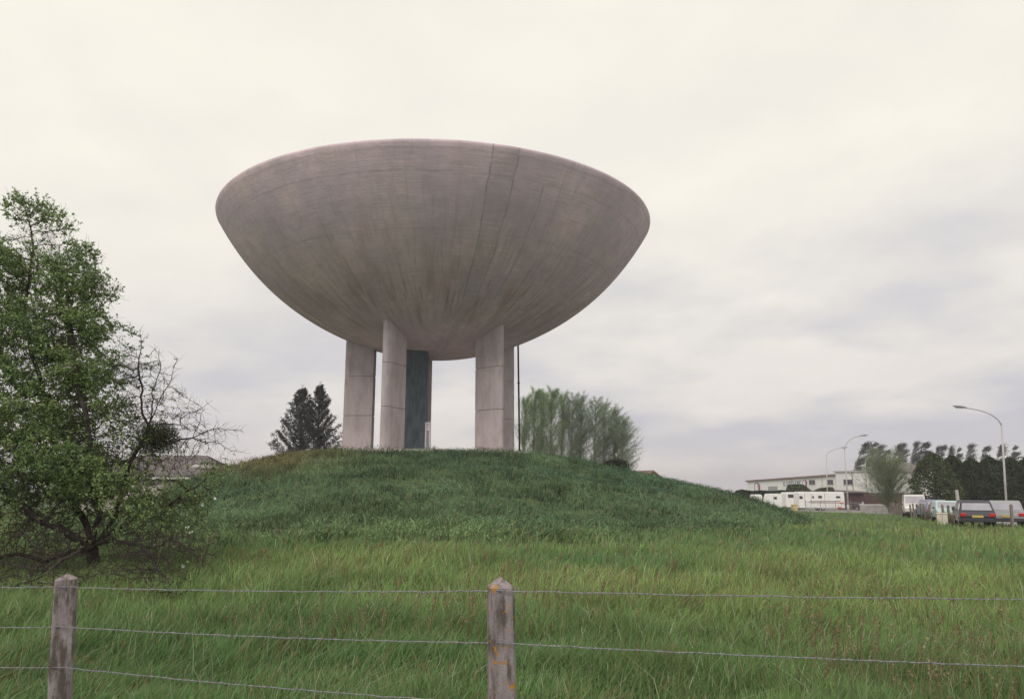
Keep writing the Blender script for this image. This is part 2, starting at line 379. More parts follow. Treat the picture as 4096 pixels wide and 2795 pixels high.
def post_material(orange_amount):
    m, t, b = mat_base('lichened_concrete_post', .95, .15); l = t.links.new
    tcn = tnode(t, 'ShaderNodeTexCoord')
    def nz(sc, st=(1, 1, 1), det=6, loc=(0, 0, 0)):
        mpn = tnode(t, 'ShaderNodeMapping'); mpn.inputs['Scale'].default_value = st; mpn.inputs['Location'].default_value = loc; l(tcn.outputs['Object'], mpn.inputs[0])
        n = tnode(t, 'ShaderNodeTexNoise'); n.inputs['Scale'].default_value = sc; n.inputs['Detail'].default_value = det; n.inputs['Roughness'].default_value = .65
        l(mpn.outputs[0], n.inputs['Vector']); return n.outputs['Fac']
    def rp_(v, a, c, lo=0, hi=1):
        r = tnode(t, 'ShaderNodeMapRange'); r.inputs['From Min'].default_value = a; r.inputs['From Max'].default_value = c
        r.inputs['To Min'].default_value = lo; r.inputs['To Max'].default_value = hi; l(v, r.inputs['Value']); return r.outputs[0]
    def mx_(f, a, c):
        n = tnode(t, 'ShaderNodeMix', data_type='RGBA'); l(f, n.inputs['Factor'])
        for s_, v in (('A', a), ('B', c)):
            if isinstance(v, tuple): n.inputs[s_].default_value = (*v, 1)
            else: l(v, n.inputs[s_])
        return n.outputs['Result']
    base = mx_(rp_(nz(14, (1, 1, .35)), .35, .65), (.21, .18, .185), (.33, .285, .30))
    base = mx_(rp_(nz(60), .5, .7, 0, .5), base, (.16, .14, .14))
    base = mx_(rp_(nz(9, (2.2, 2.2, .5), 5, (3, 1, orange_amount * 5)), .47, .60, 0, .9), base, (.09, .075, .065))
    base = mx_(rp_(nz(16, (1, 1, 1), 4, (1.7, 5, 2)), .66 - orange_amount * .07, .70 - orange_amount * .07, 0, 1), base, (.42, .20, .035))
    l(base, b.inputs['Base Color'])
    bu = tnode(t, 'ShaderNodeBump'); bu.inputs['Strength'].default_value = .7; bu.inputs['Distance'].default_value = .006
    l(nz(70), bu.inputs['Height']); l(bu.outputs[0], b.inputs['Normal']); return m

# ------------------------------------------------------------------ ground sheet
def make_ground():
    ys = np.concatenate([np.linspace(-40, 2, 12), np.linspace(3, 20, 50), np.linspace(20.6, 100, 150), np.linspace(102, 260, 40), np.array([300, 400, 600, 900, 1450])])
    xs = np.concatenate([-np.array([1450, 1000, 700, 350, 200, 120, 80, 60]), np.linspace(-48, 48, 190), np.array([60, 80, 120, 200, 350, 700, 1000, 1450])])
    X, Y = np.meshgrid(xs, ys); Z = ground(X, Y)
    n, m_ = X.shape; V = np.stack([X, Y, Z], -1).reshape(-1, 3)
    i = np.arange(n * m_).reshape(n, m_)
    F = np.stack([i[:-1, :-1], i[:-1, 1:], i[1:, 1:], i[1:, :-1]], -1).reshape(-1, 4)
    g = mottled('meadow_soil', (.05, .085, .035), (.10, .14, .055), 1.6, 1, .6, detail=10)
    o = npmesh('ground', V, F, g, smooth=True); tag(o, kind='structure')
make_ground()
# gravel yard where the vehicles and caravans stand
yard = mottled('yard_gravel', (.20, .19, .18), (.30, .285, .27), 2.5, 1, .3)
def make_yard():
    # outline along the picket fence, wide enough for the road behind
    xs = np.linspace(0, 1, 60); rows = []
    for t in np.linspace(0, 1, 40):
        y = 38 + t * 100; xl = np.interp(y, [38, 60, 76, 95, 138], [27.5, 34, 41, 39, 32]); xr = 150
        x = xl + (xr - xl) * xs ** 1.5
        rows.append(np.stack([x, np.full_like(x, y), ground(x, np.full_like(x, y)) + .02], -1))
    V = np.array(rows); n, m_ = V.shape[:2]; i = np.arange(n * m_).reshape(n, m_)
    F = np.stack([i[:-1, :-1], i[:-1, 1:], i[1:, 1:], i[1:, :-1]], -1).reshape(-1, 4)
    tag(npmesh('yard', V.reshape(-1, 3), F, yard, smooth=True), kind='structure')
make_yard()

# ------------------------------------------------------------------ water tower
BR, BH, B0, BK, BM = 17.2126, 22.1708, 11.9409, .2357, 1.8685
def zb(r):
    t = r / BR; return B0 + (BH - B0) * ((1 - BK) * t ** BM + BK * t ** 6)
def make_tower():
    T = empty('water_tower', (MC[0], MC[1], 0), 0, 'huge concrete bowl shaped water tower on five pillars crowning the grassy mound', 'water tower')
    n = 288; rs = np.concatenate([[.02], np.linspace(.4, BR, 96)])
    prof = [(r, zb(r)) for r in rs] + [(BR + .03, BH + .12), (BR + .0, BH + .22), (BR - .22, BH + .24), (BR - .30, BH + .15), (BR - .5, BH - .2), (14, zb(14) + 1.0), (10, zb(10) + 1.2), (.02, B0 + 1.4)]
    A = np.linspace(0, 2 * np.pi, n, endpoint=False)
    V = np.array([[(r * math.cos(a), r * math.sin(a), z) for a in A] for r, z in prof]).reshape(-1, 3)
    m_ = len(prof); i = np.arange(m_ * n).reshape(m_, n); j = np.roll(i, -1, 1)
    F = np.stack([i[:-1], i[1:], j[1:], j[:-1]], -1).reshape(-1, 4)
    npmesh('bowl', V, F, M['bowl'], T, smooth=True)
    # five radial blade pillars, rounded noses outward
    rn, th, Ln, ph = 7.35, .72, 2.45, .1932
    def outline(inset):
        a, p = th / 2 - inset, []
        L_ = Ln - inset; nose = .62
        p.append((-(L_), -a)); p.append((-nose, -a))
        for k in range(1, 16):
            q = -math.pi / 2 + math.pi * k / 16; p.append((-nose + (nose - inset) * math.cos(q), a * math.sin(q)))
        p.append((-nose, a)); p.append((-(L_), a)); return p
    for k in range(5):
        aa = -math.pi / 2 + ph + (k - .5) * 2 * math.pi / 5
        ux, uy = math.cos(aa), math.sin(aa)
        mb = MB(); rings = []
        zs = [(3.2, 0)]
        for zj in (7.35, 10.5): zs += [(zj - .035, 0), (zj - .02, .05), (zj + .02, .05), (zj + .035, 0)]
        for z_, ins in zs:
            rings.append([((rn + p[0]) * ux - p[1] * uy, (rn + p[0]) * uy + p[1] * ux, z_) for p in outline(ins)])
        top = []
        for p in outline(0):
            x_, y_ = (rn + p[0]) * ux - p[1] * uy, (rn + p[0]) * uy + p[1] * ux
            top.append((x_, y_, zb(math.hypot(x_, y_)) + .25))
        rings.append(top); mb.loft(rings)
        o = mb.build('pillar', M['pillar'], T)
        for p_ in o.data.polygons: p_.use_smooth = True
        o.data.set_sharp_from_angle(angle=R(32))
    # slate-clad service shaft with its door
    c = [at(1552, 1800, 57.6), at(1704, 1800, 57.6)]
    x0, x1 = c[0].x - MC[0], c[1].x - MC[0]; y0 = 57.6 - MC[1]
    mb = MB(); poly = [(x0, y0), (x1 - .12, y0), (x1, y0 + .12), (x1 - .1, y0 + 2.6), (x0 + .2, y0 + 2.6), (x0, y0 + 2.4)]
    zl = [3.2, 7.33, 7.35, 7.37, 10.48, 10.5, 10.52, B0 + .9]; rings = []
    cxm, cym = (x0 + x1) / 2, y0 + 1.3
    for z_ in zl:
        k = .985 if z_ in (7.35, 10.5) else 1
        rings.append([(cxm + (a - cxm) * k, cym + (b_ - cym) * k, z_) for a, b_ in poly])
    rings[-1] = [(p[0], p[1], zb(math.hypot(p[0], p[1])) + .3) for p in rings[-1]]
    sh = mb.loft(rings).build('service_shaft', M['slate'], T)
    dz0, dz1 = 4.2, 6.62
    d0 = x1 - .10
    fr = MB().box2((d0, y0 - .08, dz0), (d0 + .10, y0 + .6, dz1)).box2((d0 + .32, y0 - .08, dz0), (d0 + .40, y0 + .6, dz1)).box2((d0 + .1, y0 - .08, dz1 - .1), (d0 + .32, y0 + .6, dz1)).box2((d0 + .1, y0 - .06, dz1 - .62), (d0 + .32, y0 + .5, dz1 - .52))
    dr = fr.build('door_frame', M['door'], T)
    MB().box2((d0 + .1, y0 + .02, dz0), (d0 + .32, y0 + .5, dz1 - .62)).box2((d0 + .18, y0 - .01, dz0), (d0 + .2, y0 + .02, dz1 - .7)).build('door_leaf', M['grey'], dr)
    MB().box2((d0 + .1, y0 + .02, dz1 - .52), (d0 + .32, y0 + .5, dz1 - .1)).build('transom_panel', M['door'], dr)
    # overflow pipe down the outside at the right
    a = at(2072, 1372, 63.2); b_ = at(2079, 1835, 63.0)
    off = Vector((MC[0], MC[1], 0)); a -= off; b_ -= off; a.z = zb(math.hypot(a.x, a.y)) + .2; b_.z = 3.2
    pp = MB().tube([b_, a], .075, 10).build('overflow_pipe', M['pipe'], T, smooth=True)
    for f_ in (.35, .68):
        p = b_.lerp(a, f_); MB().box(p, (.24, .2, .07)).build('pipe_bracket', M['pipe'], pp)
make_tower()

def terrace():
    n = 96; V = [(MC[0], MC[1], 4.30)]; zt = 4.30
    for r_ in (4.0, 8.6):
        V += [(MC[0] + r_ * math.cos(2 * math.pi * k / n), MC[1] + r_ * math.sin(2 * math.pi * k / n), zt) for k in range(n)]
    V += [(MC[0] + 8.62 * math.cos(2 * math.pi * k / n), MC[1] + 8.62 * math.sin(2 * math.pi * k / n), 3.6) for k in range(n)]
    mb = MB(); F = [(0, 1 + k, 1 + (k + 1) % n) for k in range(n)]
    for a in (1, 1 + n): F += [(a + k, a + n + k, a + n + (k + 1) % n, a + (k + 1) % n) for k in range(n)]
    mb.add(V, F); tag(mb.build('terrace', mottled('pale_terrace_paving', (.44, .39, .37), (.56, .50, .48), 1.2, .95, .3)), kind='structure')
terrace()

# ------------------------------------------------------------------ fence in the foreground
def make_post(px, ytop, Y, w, h, lean, label, am, chip=0):
    p = at(px, ytop, Y); g = gz(p.x, p.y); z1 = p.z; face = R(4 if px > 1000 else 24)
    E_ = empty('fence_post', (p.x, p.y, g), R(4), label, 'fence post', 'concrete posts of the barbed wire fence')
    E_.rotation_euler = (0, lean, face)
    mb = MB(); H = z1 - g; rings = []
    def sq(z_, s, ch=.012, jx=0, jy=0):
        a = w / 2 * s; c_ = ch * s
        return [(-a + c_ + jx, -a + jy, z_), (a - c_ + jx, -a + jy, z_), (a + jx, -a + c_ + jy, z_), (a + jx, a - c_ + jy, z_), (a - c_ + jx, a + jy, z_), (-a + c_ + jx, a + jy, z_), (-a + jx, a - c_ + jy, z_), (-a + jx, -a + c_ + jy, z_)]
    for k in range(13):
        q = k / 12; z_ = -.3 + (H - h + .3) * q
        rings.append(sq(z_, 1.06 - .06 * q, .012, rnd.uniform(-.0015, .0015), rnd.uniform(-.0015, .0015)))
    rings.append(sq(H - h * .5, .56, .02)); rings.append(sq(H - .006, .14, .01)); rings.append(sq(H, .06, .003))
    mb.loft(rings).build('shaft', post_material(am), E_, smooth=False)
    return E_, H
wz = {'L': [], 'C': []}
pC, HC = make_post(2012, 2305, 4.2, .136, .052, R(-.7), 'thick concrete fence post at centre, speckled with orange lichen, pointed top', 1)
pL, HL = make_post(270, 2290, 5.3, .132, .036, R(-2.6), 'bare grey concrete fence post at the left, leaning under the leafy tree', 0)
pL.location.x += .05
def wire(pts_px, label):
    # three control points (px, py, Y) per span end; sag between them
    P_ = [at(*q) for q in pts_px]; pts = []
    for i in range(len(P_) - 1):
        n = 60
        for k in range(n):
            t = k / n; p = P_[i].lerp(P_[i + 1], t); p.z -= .014 * 4 * t * (1 - t) + rnd.gauss(0, .0013); p.y += .002 * math.sin(k * .9)
            pts.append(p)
    pts.append(P_[-1])
    c = sum((Vector(p) for p in pts), Vector()) / len(pts)
    E_ = empty('barbed_wire', (c.x, c.y, c.z), 0, label, 'barbed wire', 'three strands of the barbed wire fence')
    q = [p - c for p in pts]
    # two twisted strands
    for ph in (0, math.pi):
        dense = []; 
        for i in range(len(q) - 1):
            for k in range(5):
                t = k / 5; p = q[i].lerp(q[i + 1], t); s_ = (i * 5 + k) * 1.15 + ph
                dense.append(p + Vector((0, math.cos(s_), math.sin(s_))) * .0019)
        MB().tube(dense, .0016, 5).build('strand', M['wire'], E_, smooth=True)
    mb = MB(); Ltot = 0; nxt = .05
    for i in range(len(q) - 1):
        d = (q[i + 1] - q[i]).length
        while nxt < Ltot + d:
            p = q[i].lerp(q[i + 1], (nxt - Ltot) / d); a = rnd.uniform(0, 3.14)
            for sg in (0, 1.4):
                v = Vector((.25 * rnd.uniform(-1, 1), math.cos(a + sg), math.sin(a + sg))) * .013
                mb.tube([p - v, p + v], [.0006, .0006], 4)
            mb.tube([p - Vector((.006, 0, 0)), p + Vector((.006, 0, 0))], .0038, 6)
            nxt += .105
        Ltot += d
    mb.build('barb', M['wire'], E_)['kind'] = 'stuff'
# strands sit on the camera side of the posts
wire([(-2400, 2338, 5.7), (265, 2346, 5.2), (2012, 2362, 4.115), (5400, 2400, 3.9)], 'topmost barbed wire strand, crossing just below both post tops')
wire([(-2400, 2512, 5.7), (265, 2506, 5.2), (2012, 2571, 4.115), (5400, 2705, 3.9)], 'second barbed wire strand, crossing the posts at mid height')
wire([(-2400, 2650, 5.7), (265, 2668, 5.2), (2012, 2815, 4.115), (5400, 3010, 3.9)], 'lowest barbed wire strand, seen only near the foot of the left post')
for px_, py_, Y_, par in ((2012, 2358, 4.125, pC), (2004, 2566, 4.125, pC), (262, 2344, 5.215, pL), (250, 2504, 5.215, pL)):
    p = at(px_, py_, Y_)
    a = .018
    st_ = MB().tube([p + Vector((-a * .4, .02, .01)), p + Vector((-a * .4, -.012, .006)), p + Vector((0, -.016, -.012)), p + Vector((a * .4, -.012, .006)), p + Vector((a * .4, .02, .01))], .002, 6).build('staple', M['wire'], par)
    bpy.context.view_layer.update(); st_.matrix_parent_inverse = par.matrix_world.inverted()

# ------------------------------------------------------------------ vegetation helpers
def tubes_np(P0, P1, R0, R1, n=4):
    P0, P1 = np.asarray(P0, float), np.asarray(P1, float); R0 = np.asarray(R0, float); R1 = np.asarray(R1, float)
    d = P1 - P0; ln = np.linalg.norm(d, axis=1, keepdims=True); d = d / np.maximum(ln, 1e-6)
    ref = np.where(np.abs(d[:, 2:3]) < .9, np.array([[0, 0, 1.]]), np.array([[1., 0, 0]]))
    u = np.cross(d, ref); u /= np.linalg.norm(u, axis=1, keepdims=True); w = np.cross(d, u)
    V = []
    for P_, R_ in ((P0, R0), (P1, R1)):
        for k in range(n):
            a = 2 * np.pi * k / n; V.append(P_ + (u * np.cos(a) + w * np.sin(a)) * R_[:, None])
    V = np.stack(V, 1).reshape(-1, 3); m_ = len(P0); b = np.arange(m_)[:, None] * 2 * n
    F = np.stack([np.concatenate([b + k, b + (k + 1) % n, b + n + (k + 1) % n, b + n + k], 1) for k in range(n)], 1).reshape(-1, 4)
    return V, F
def leaves_np(C, size, aspect=.55, rng=rng, up=0.0, axis=None):
    C = np.asarray(C, float); n = len(C)
    a = rng.normal(size=(n, 3)); a[:, 2] += up
    if axis is not None: a = a * .5 + axis
    a /= np.linalg.norm(a, axis=1, keepdims=True)
    b = np.cross(a, rng.normal(size=(n, 3))); b /= np.linalg.norm(b, axis=1, keepdims=True)
    s = (np.asarray(size) * rng.uniform(.6, 1.3, n))[:, None]
    V = np.stack([C - a * s * .5, C + b * s * aspect * .5, C + a * s * .5, C - b * s * aspect * .5], 1).reshape(-1, 3)
    F = np.arange(n * 4).reshape(n, 4); return V, F
def tints(n, cols, w, jit=.2, rng=rng, k=4):
    cols = np.array(cols); i = rng.choice(len(cols), n, p=np.array(w) / np.sum(w))
    t = cols[i] * rng.uniform(1 - jit, 1 + jit, (n, 1)) * rng.uniform(.94, 1.06, (n, 3))
    return np.repeat(t, k, 0)

# ------------------------------------------------------------------ grass
def blades(x, y, h, w, leanx, leany, tint, name, mat, label=None, cat=None, zoff=-.02, curl=.5):
    n = len(x); z = ground(x, y) + zoff
    a = rng.uniform(0, np.pi, n); wx, wy = np.cos(a) * w / 2, np.sin(a) * w / 2 * .5
    V = np.empty((n, 6, 3))
    for i, (t, ww) in enumerate(((0, 1.0), (.55, .8), (1, .12))):
        cx = x + leanx * h * t ** (1 + curl * 1.6); cy = y + leany * h * t ** (1 + curl * 1.6); cz = z + h * (t - .22 * t ** 3 * np.hypot(leanx, leany))
        V[:, 2 * i] = np.stack([cx - wx * ww, cy - wy * ww, cz], 1); V[:, 2 * i + 1] = np.stack([cx + wx * ww, cy + wy * ww, cz], 1)
    b = np.arange(n)[:, None] * 6
    F = np.stack([b + np.array([[0, 1, 3, 2]]), b + np.array([[2, 3, 5, 4]])], 1).reshape(-1, 4)
    T = np.repeat(tint, 6, 0).reshape(n, 6, 3) * np.array([.8, .8, 1, 1, 1.12, 1.12])[None, :, None]
    o = npmesh(name, V.reshape(-1, 3), F, mat, tint=T.reshape(-1, 3)); tag(o, label, cat, kind='stuff'); return o
def sample_field(n, d0, d1, pw=1.0, pxr=(-500, 4600)):
    inv = rng.uniform(1 / d1, 1 / d0, n) if pw == 1 else rng.uniform((1 / d1) ** pw, (1 / d0) ** pw, n) ** (1 / pw)
    y = 1 / inv; lo, hi = (pxr[0] - 1970) / FPX * y - 2.5, (pxr[1] - 1970) / FPX * y + 2.5; x = lo + (hi - lo) * rng.uniform(0, 1, n)
    return x, y
def mound_mask(x, y):
    dx, dy = x - MC[0], y - MC[1]; r = np.hypot(dx, dy)
    a = base_h(x, y); b = mound_h(x, y)
    return (b > a - .10 + .30 * (noise2(x, y, 2.0, 9) - .5) + .45 * (noise2(x, y, .45, 10) - .5)) & (r < 42)
def mixcol(f, a, b): return np.array(a)[None] * (1 - f[:, None]) + np.array(b)[None] * f[:, None]
def field_grass():
    x, y = sample_field(470000, 3.2, 95, .9)
    keep = ~mound_mask(x, y) & ~((x > np.interp(y, [38, 60, 76, 95], [27.5, 34, 41, 39])) & (y > 38))
    x, y = x[keep], y[keep]; n = len(x)
    n1_ = noise2(x, y, 1.3, 4); n2_ = noise2(x, y, 5, 5); n3_ = noise2(x, y, .45, 6)
    h = (.15 + .22 * n1_ + .12 * n2_ + .08 * n3_) * rng.uniform(.55, 1.3, n) * np.interp(y, [3, 8, 30, 90], [.75, 1, 1.05, .9])
    w = (.0038 + .00088 * y) * rng.uniform(.5, 1.5, n)
    lx = rng.normal(.20, .34, n) + .5 * (noise2(x, y, 1.4, 71) - .5); ly = rng.normal(0, .3, n) + .4 * (noise2(x, y, 1.1, 72) - .5)
    h *= .36 + .62 * noise2(x, y, .5, 73)
    col_ = mixcol(np.clip(n2_ * 1.3 - .1 + rng.normal(0, .15, n), 0, 1), (.130, .235, .085), (.245, .325, .118))
    col_ = col_ * (1 - .5 * (np.clip(n1_ - .55, 0, 1))[:, None]) * (.82 + .36 * n3_)[:, None]
    dead = rng.uniform(0, 1, n) < (.05 + .12 * (noise2(x, y, .9, 8) > .62)); col_[dead] = np.array([.27, .19, .11])
    pale = rng.uniform(0, 1, n) < .035; col_[pale] = np.array([.36, .40, .27])
    blue = np.clip(1 - n2_ * 1.6, 0, 1)[:, None] * np.interp(y, [3, 12], [.8, .2])[:, None]
    col_ = col_ * (1 - .35 * blue) + np.array([.08, .14, .08]) * .35 * blue
    col_ *= rng.uniform(.7, 1.3, (n, 1))
    blades(x, y, h, w, lx, ly, col_, 'meadow_grass', M['grass'], 'tall mixed green meadow grass between the wire fence and the mound', 'grass')
def mound_grass():
    # leafy weeds and grass cloaking the mound
    n = 260000
    a = rng.uniform(0, 2 * np.pi, n); r = np.sqrt(rng.uniform(0, 1, n)) * 41
    x, y = MC[0] + r * np.cos(a), MC[1] + r * np.sin(a)
    keep = mound_mask(x, y) & (y < MC[1] + 12) & (r > 8.7); x, y = x[keep], y[keep]
    # thicker toward the front slope
    n = len(x); r = np.hypot(x - MC[0], y - MC[1])
    n1_ = noise2(x, y, 1.5, 14); n2_ = noise2(x, y, 6, 15); n3_ = noise2(x, y, .55, 16)
    h = (.12 + .30 * n1_ * n2_ * 1.6 + .20 * n3_) * rng.uniform(.5, 1.25, n); h *= np.interp(r, [0, 8, 10], [.55, .6, 1])
    w = rng.uniform(.02, .065, n)
    lx = rng.normal(.25, .7, n) + 1.2 * (noise2(x, y, 2.4, 74) - .5); ly = rng.normal(-.1, .6, n)
    h *= .45 + .95 * noise2(x, y, .9, 75)
    col_ = mixcol(np.clip(n2_ * 1.2 + rng.normal(0, .12, n), 0, 1), (.074, .142, .090), (.138, .212, .108))
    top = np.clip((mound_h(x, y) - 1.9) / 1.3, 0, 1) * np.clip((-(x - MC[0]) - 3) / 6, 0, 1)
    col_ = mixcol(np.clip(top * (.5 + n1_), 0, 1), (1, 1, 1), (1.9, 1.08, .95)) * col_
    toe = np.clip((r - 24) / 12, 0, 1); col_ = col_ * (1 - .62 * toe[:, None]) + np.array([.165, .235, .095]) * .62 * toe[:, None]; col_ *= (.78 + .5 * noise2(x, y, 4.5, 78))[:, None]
    col_ *= (.62 + .76 * n3_)[:, None] * (1 - .35 * (n1_ > .6))[:, None] * rng.uniform(.65, 1.35, (n, 1))
    dead = rng.uniform(0, 1, n) < .03; col_[dead] = np.array([.22, .17, .10])
    # broad weed leaves in clumps
    k = rng.uniform(0, 1, n) < np.clip(1.8 * noise2(x, y, .8, 76) - .45, .05, 1) * .75
    C = np.repeat(np.stack([x[k], y[k], ground(x[k], y[k]) + h[k] * .75], 1), 2, 0) + rng.normal(0, .09, (2 * k.sum(), 3)) * np.array([1, 1, .6])
    V, F = leaves_np(C, .085, .55, rng, .2); kc = np.repeat(col_[k], 2, 0) * rng.uniform(.7, 1.35, (2 * k.sum(), 1))
    tag(npmesh('weed_leaves', V, F, M['grass'], tint=np.repeat(kc, 4, 0)), 'clumps of small broad leaves among the long grass on the mound', 'weeds', kind='stuff')
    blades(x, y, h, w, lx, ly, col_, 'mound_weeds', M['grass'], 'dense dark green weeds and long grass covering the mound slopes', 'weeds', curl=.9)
def seed_heads():
    n = 2600; x, y = sample_field(n, 4.4, 34, 1.0)
    k = ~mound_mask(x, y) & (noise2(x, y, 2.6, 21) + .12 * (x > 0) > .60); x, y = x[k], y[k]; n = len(x)
    z = ground(x, y); h = rng.uniform(.35, .62, n); lx = rng.normal(.12, .16, n); ly = rng.normal(0, .1, n)
    wd = .0014 + .00025 * y
    b0 = np.stack([x, y, z], 1); b1 = np.stack([x + lx * h * .5, y + ly * h * .5, z + h * .6], 1); b2 = np.stack([x + lx * h, y + ly * h, z + h], 1)
    V1, F1 = tubes_np(b0, b1, wd, wd * .8, 3); V2, F2 = tubes_np(b1, b2, wd * .8, wd * .5, 3)
    m_ = 9; t = rng.uniform(.45, 1.02, (n, m_, 1)); C = (b1[:, None] * (1 - t) + b2[:, None] * t).reshape(-1, 3) + rng.normal(0, .008, (n * m_, 3))
    V3, F3 = leaves_np(C, np.repeat(.012 + .0016 * y, m_), .6, up=1.2)
    red = rng.uniform(0, 1, n) < .40
    c_ = np.where(red[:, None], np.array([[.27, .165, .11]]), np.array([[.27, .25, .14]])) * rng.uniform(.7, 1.3, (n, 1))
    T = np.concatenate([np.repeat(c_ * .8, 6, 0), np.repeat(c_ * .9, 6, 0), np.repeat(np.repeat(c_, m_, 0), 4, 0)])
    V = np.concatenate([V1, V2, V3]); F = np.concatenate([F1, F2 + len(V1), F3 + len(V1) + len(V2)])
    tag(npmesh('seed_stalks', V, F, M['grass'], tint=T), 'reddish brown sorrel and grass seed heads scattered through the meadow', 'seed stalks', kind='stuff')
    # long pale blades bent over
    n = 1500; x, y = sample_field(n, 4.4, 20, 1.0); k = ~mound_mask(x, y); x, y = x[k], y[k]; n = len(x)
    blades(x, y, rng.uniform(.3, .5, n), rng.uniform(.005, .009, n), rng.normal(.3, .7, n), rng.normal(0, .4, n), np.repeat(np.array([[.27, .31, .20]]), n, 0) * rng.uniform(.7, 1.2, (n, 1)),
           'pale_grass', M['grass'], 'long pale bent grass blades standing out of the near meadow', 'grass', curl=1.0)
field_grass(); mound_grass(); seed_heads()

# ------------------------------------------------------------------ old fruit tree at the left
def colonise(att, root_pts, step=.11, infl=1.5, kill=.2, iters=170, trop=(0, 0, .04), seed=1, rp=None):
    g = np.random.default_rng(seed)
    nodes = [np.array(p, float) for p in root_pts]; par = list(rp) if rp else [i - 1 for i in range(len(nodes))]
    att = np.array(att, float); N_ = np.array(nodes)
    D = np.full(len(att), 1e9); near = np.zeros(len(att), int)
    def upd(i0):
        nonlocal D, near
        new = np.array(nodes[i0:])
        d = np.linalg.norm(att[:, None] - new[None], axis=2); j = d.argmin(1); dm = d[np.arange(len(att)), j]
        b = dm < D; D[b] = dm[b]; near[b] = j[b] + i0
    upd(0)
    grown = set()
    for it in range(iters):
        act = (D < infl)
        if not act.any(): act = D < D.min() + .5
        if len(att) == 0: break
        idx = near[act]; vec = att[act] - np.array(nodes)[idx]; vec /= np.linalg.norm(vec, axis=1, keepdims=True) + 1e-9
        uniq, inv = np.unique(idx, return_inverse=True); acc = np.zeros((len(uniq), 3)); np.add.at(acc, inv, vec)
        i0 = len(nodes)
        for k, u in enumerate(uniq):
            a = acc[k]; ln = np.linalg.norm(a)
            if ln < 1e-3: a = g.normal(size=3); ln = np.linalg.norm(a)
            d = a / ln + g.normal(0, .16, 3) + np.array(trop); d /= np.linalg.norm(d)
            p = nodes[u] + d * step; key = (u, round(float(d[0]), 1), round(float(d[1]), 1), round(float(d[2]), 1))
            if key in grown: continue
            grown.add(key); nodes.append(p); par.append(int(u))
        if len(nodes) == i0: break
        upd(i0)
        k = D > kill; att, D, near = att[k], D[k], near[k]
        if len(att) == 0: break
    return np.array(nodes), np.array(par)
def pipe_radii(par, tip, ex=2.4, cap=None):
    n = len(par); acc = np.zeros(n)
    for i in range(n - 1, -1, -1):
        if acc[i] == 0: acc[i] = tip ** ex
        if par[i] >= 0: acc[par[i]] += acc[i]
    r = acc ** (1 / ex)
    return np.minimum(r, cap) if cap else r
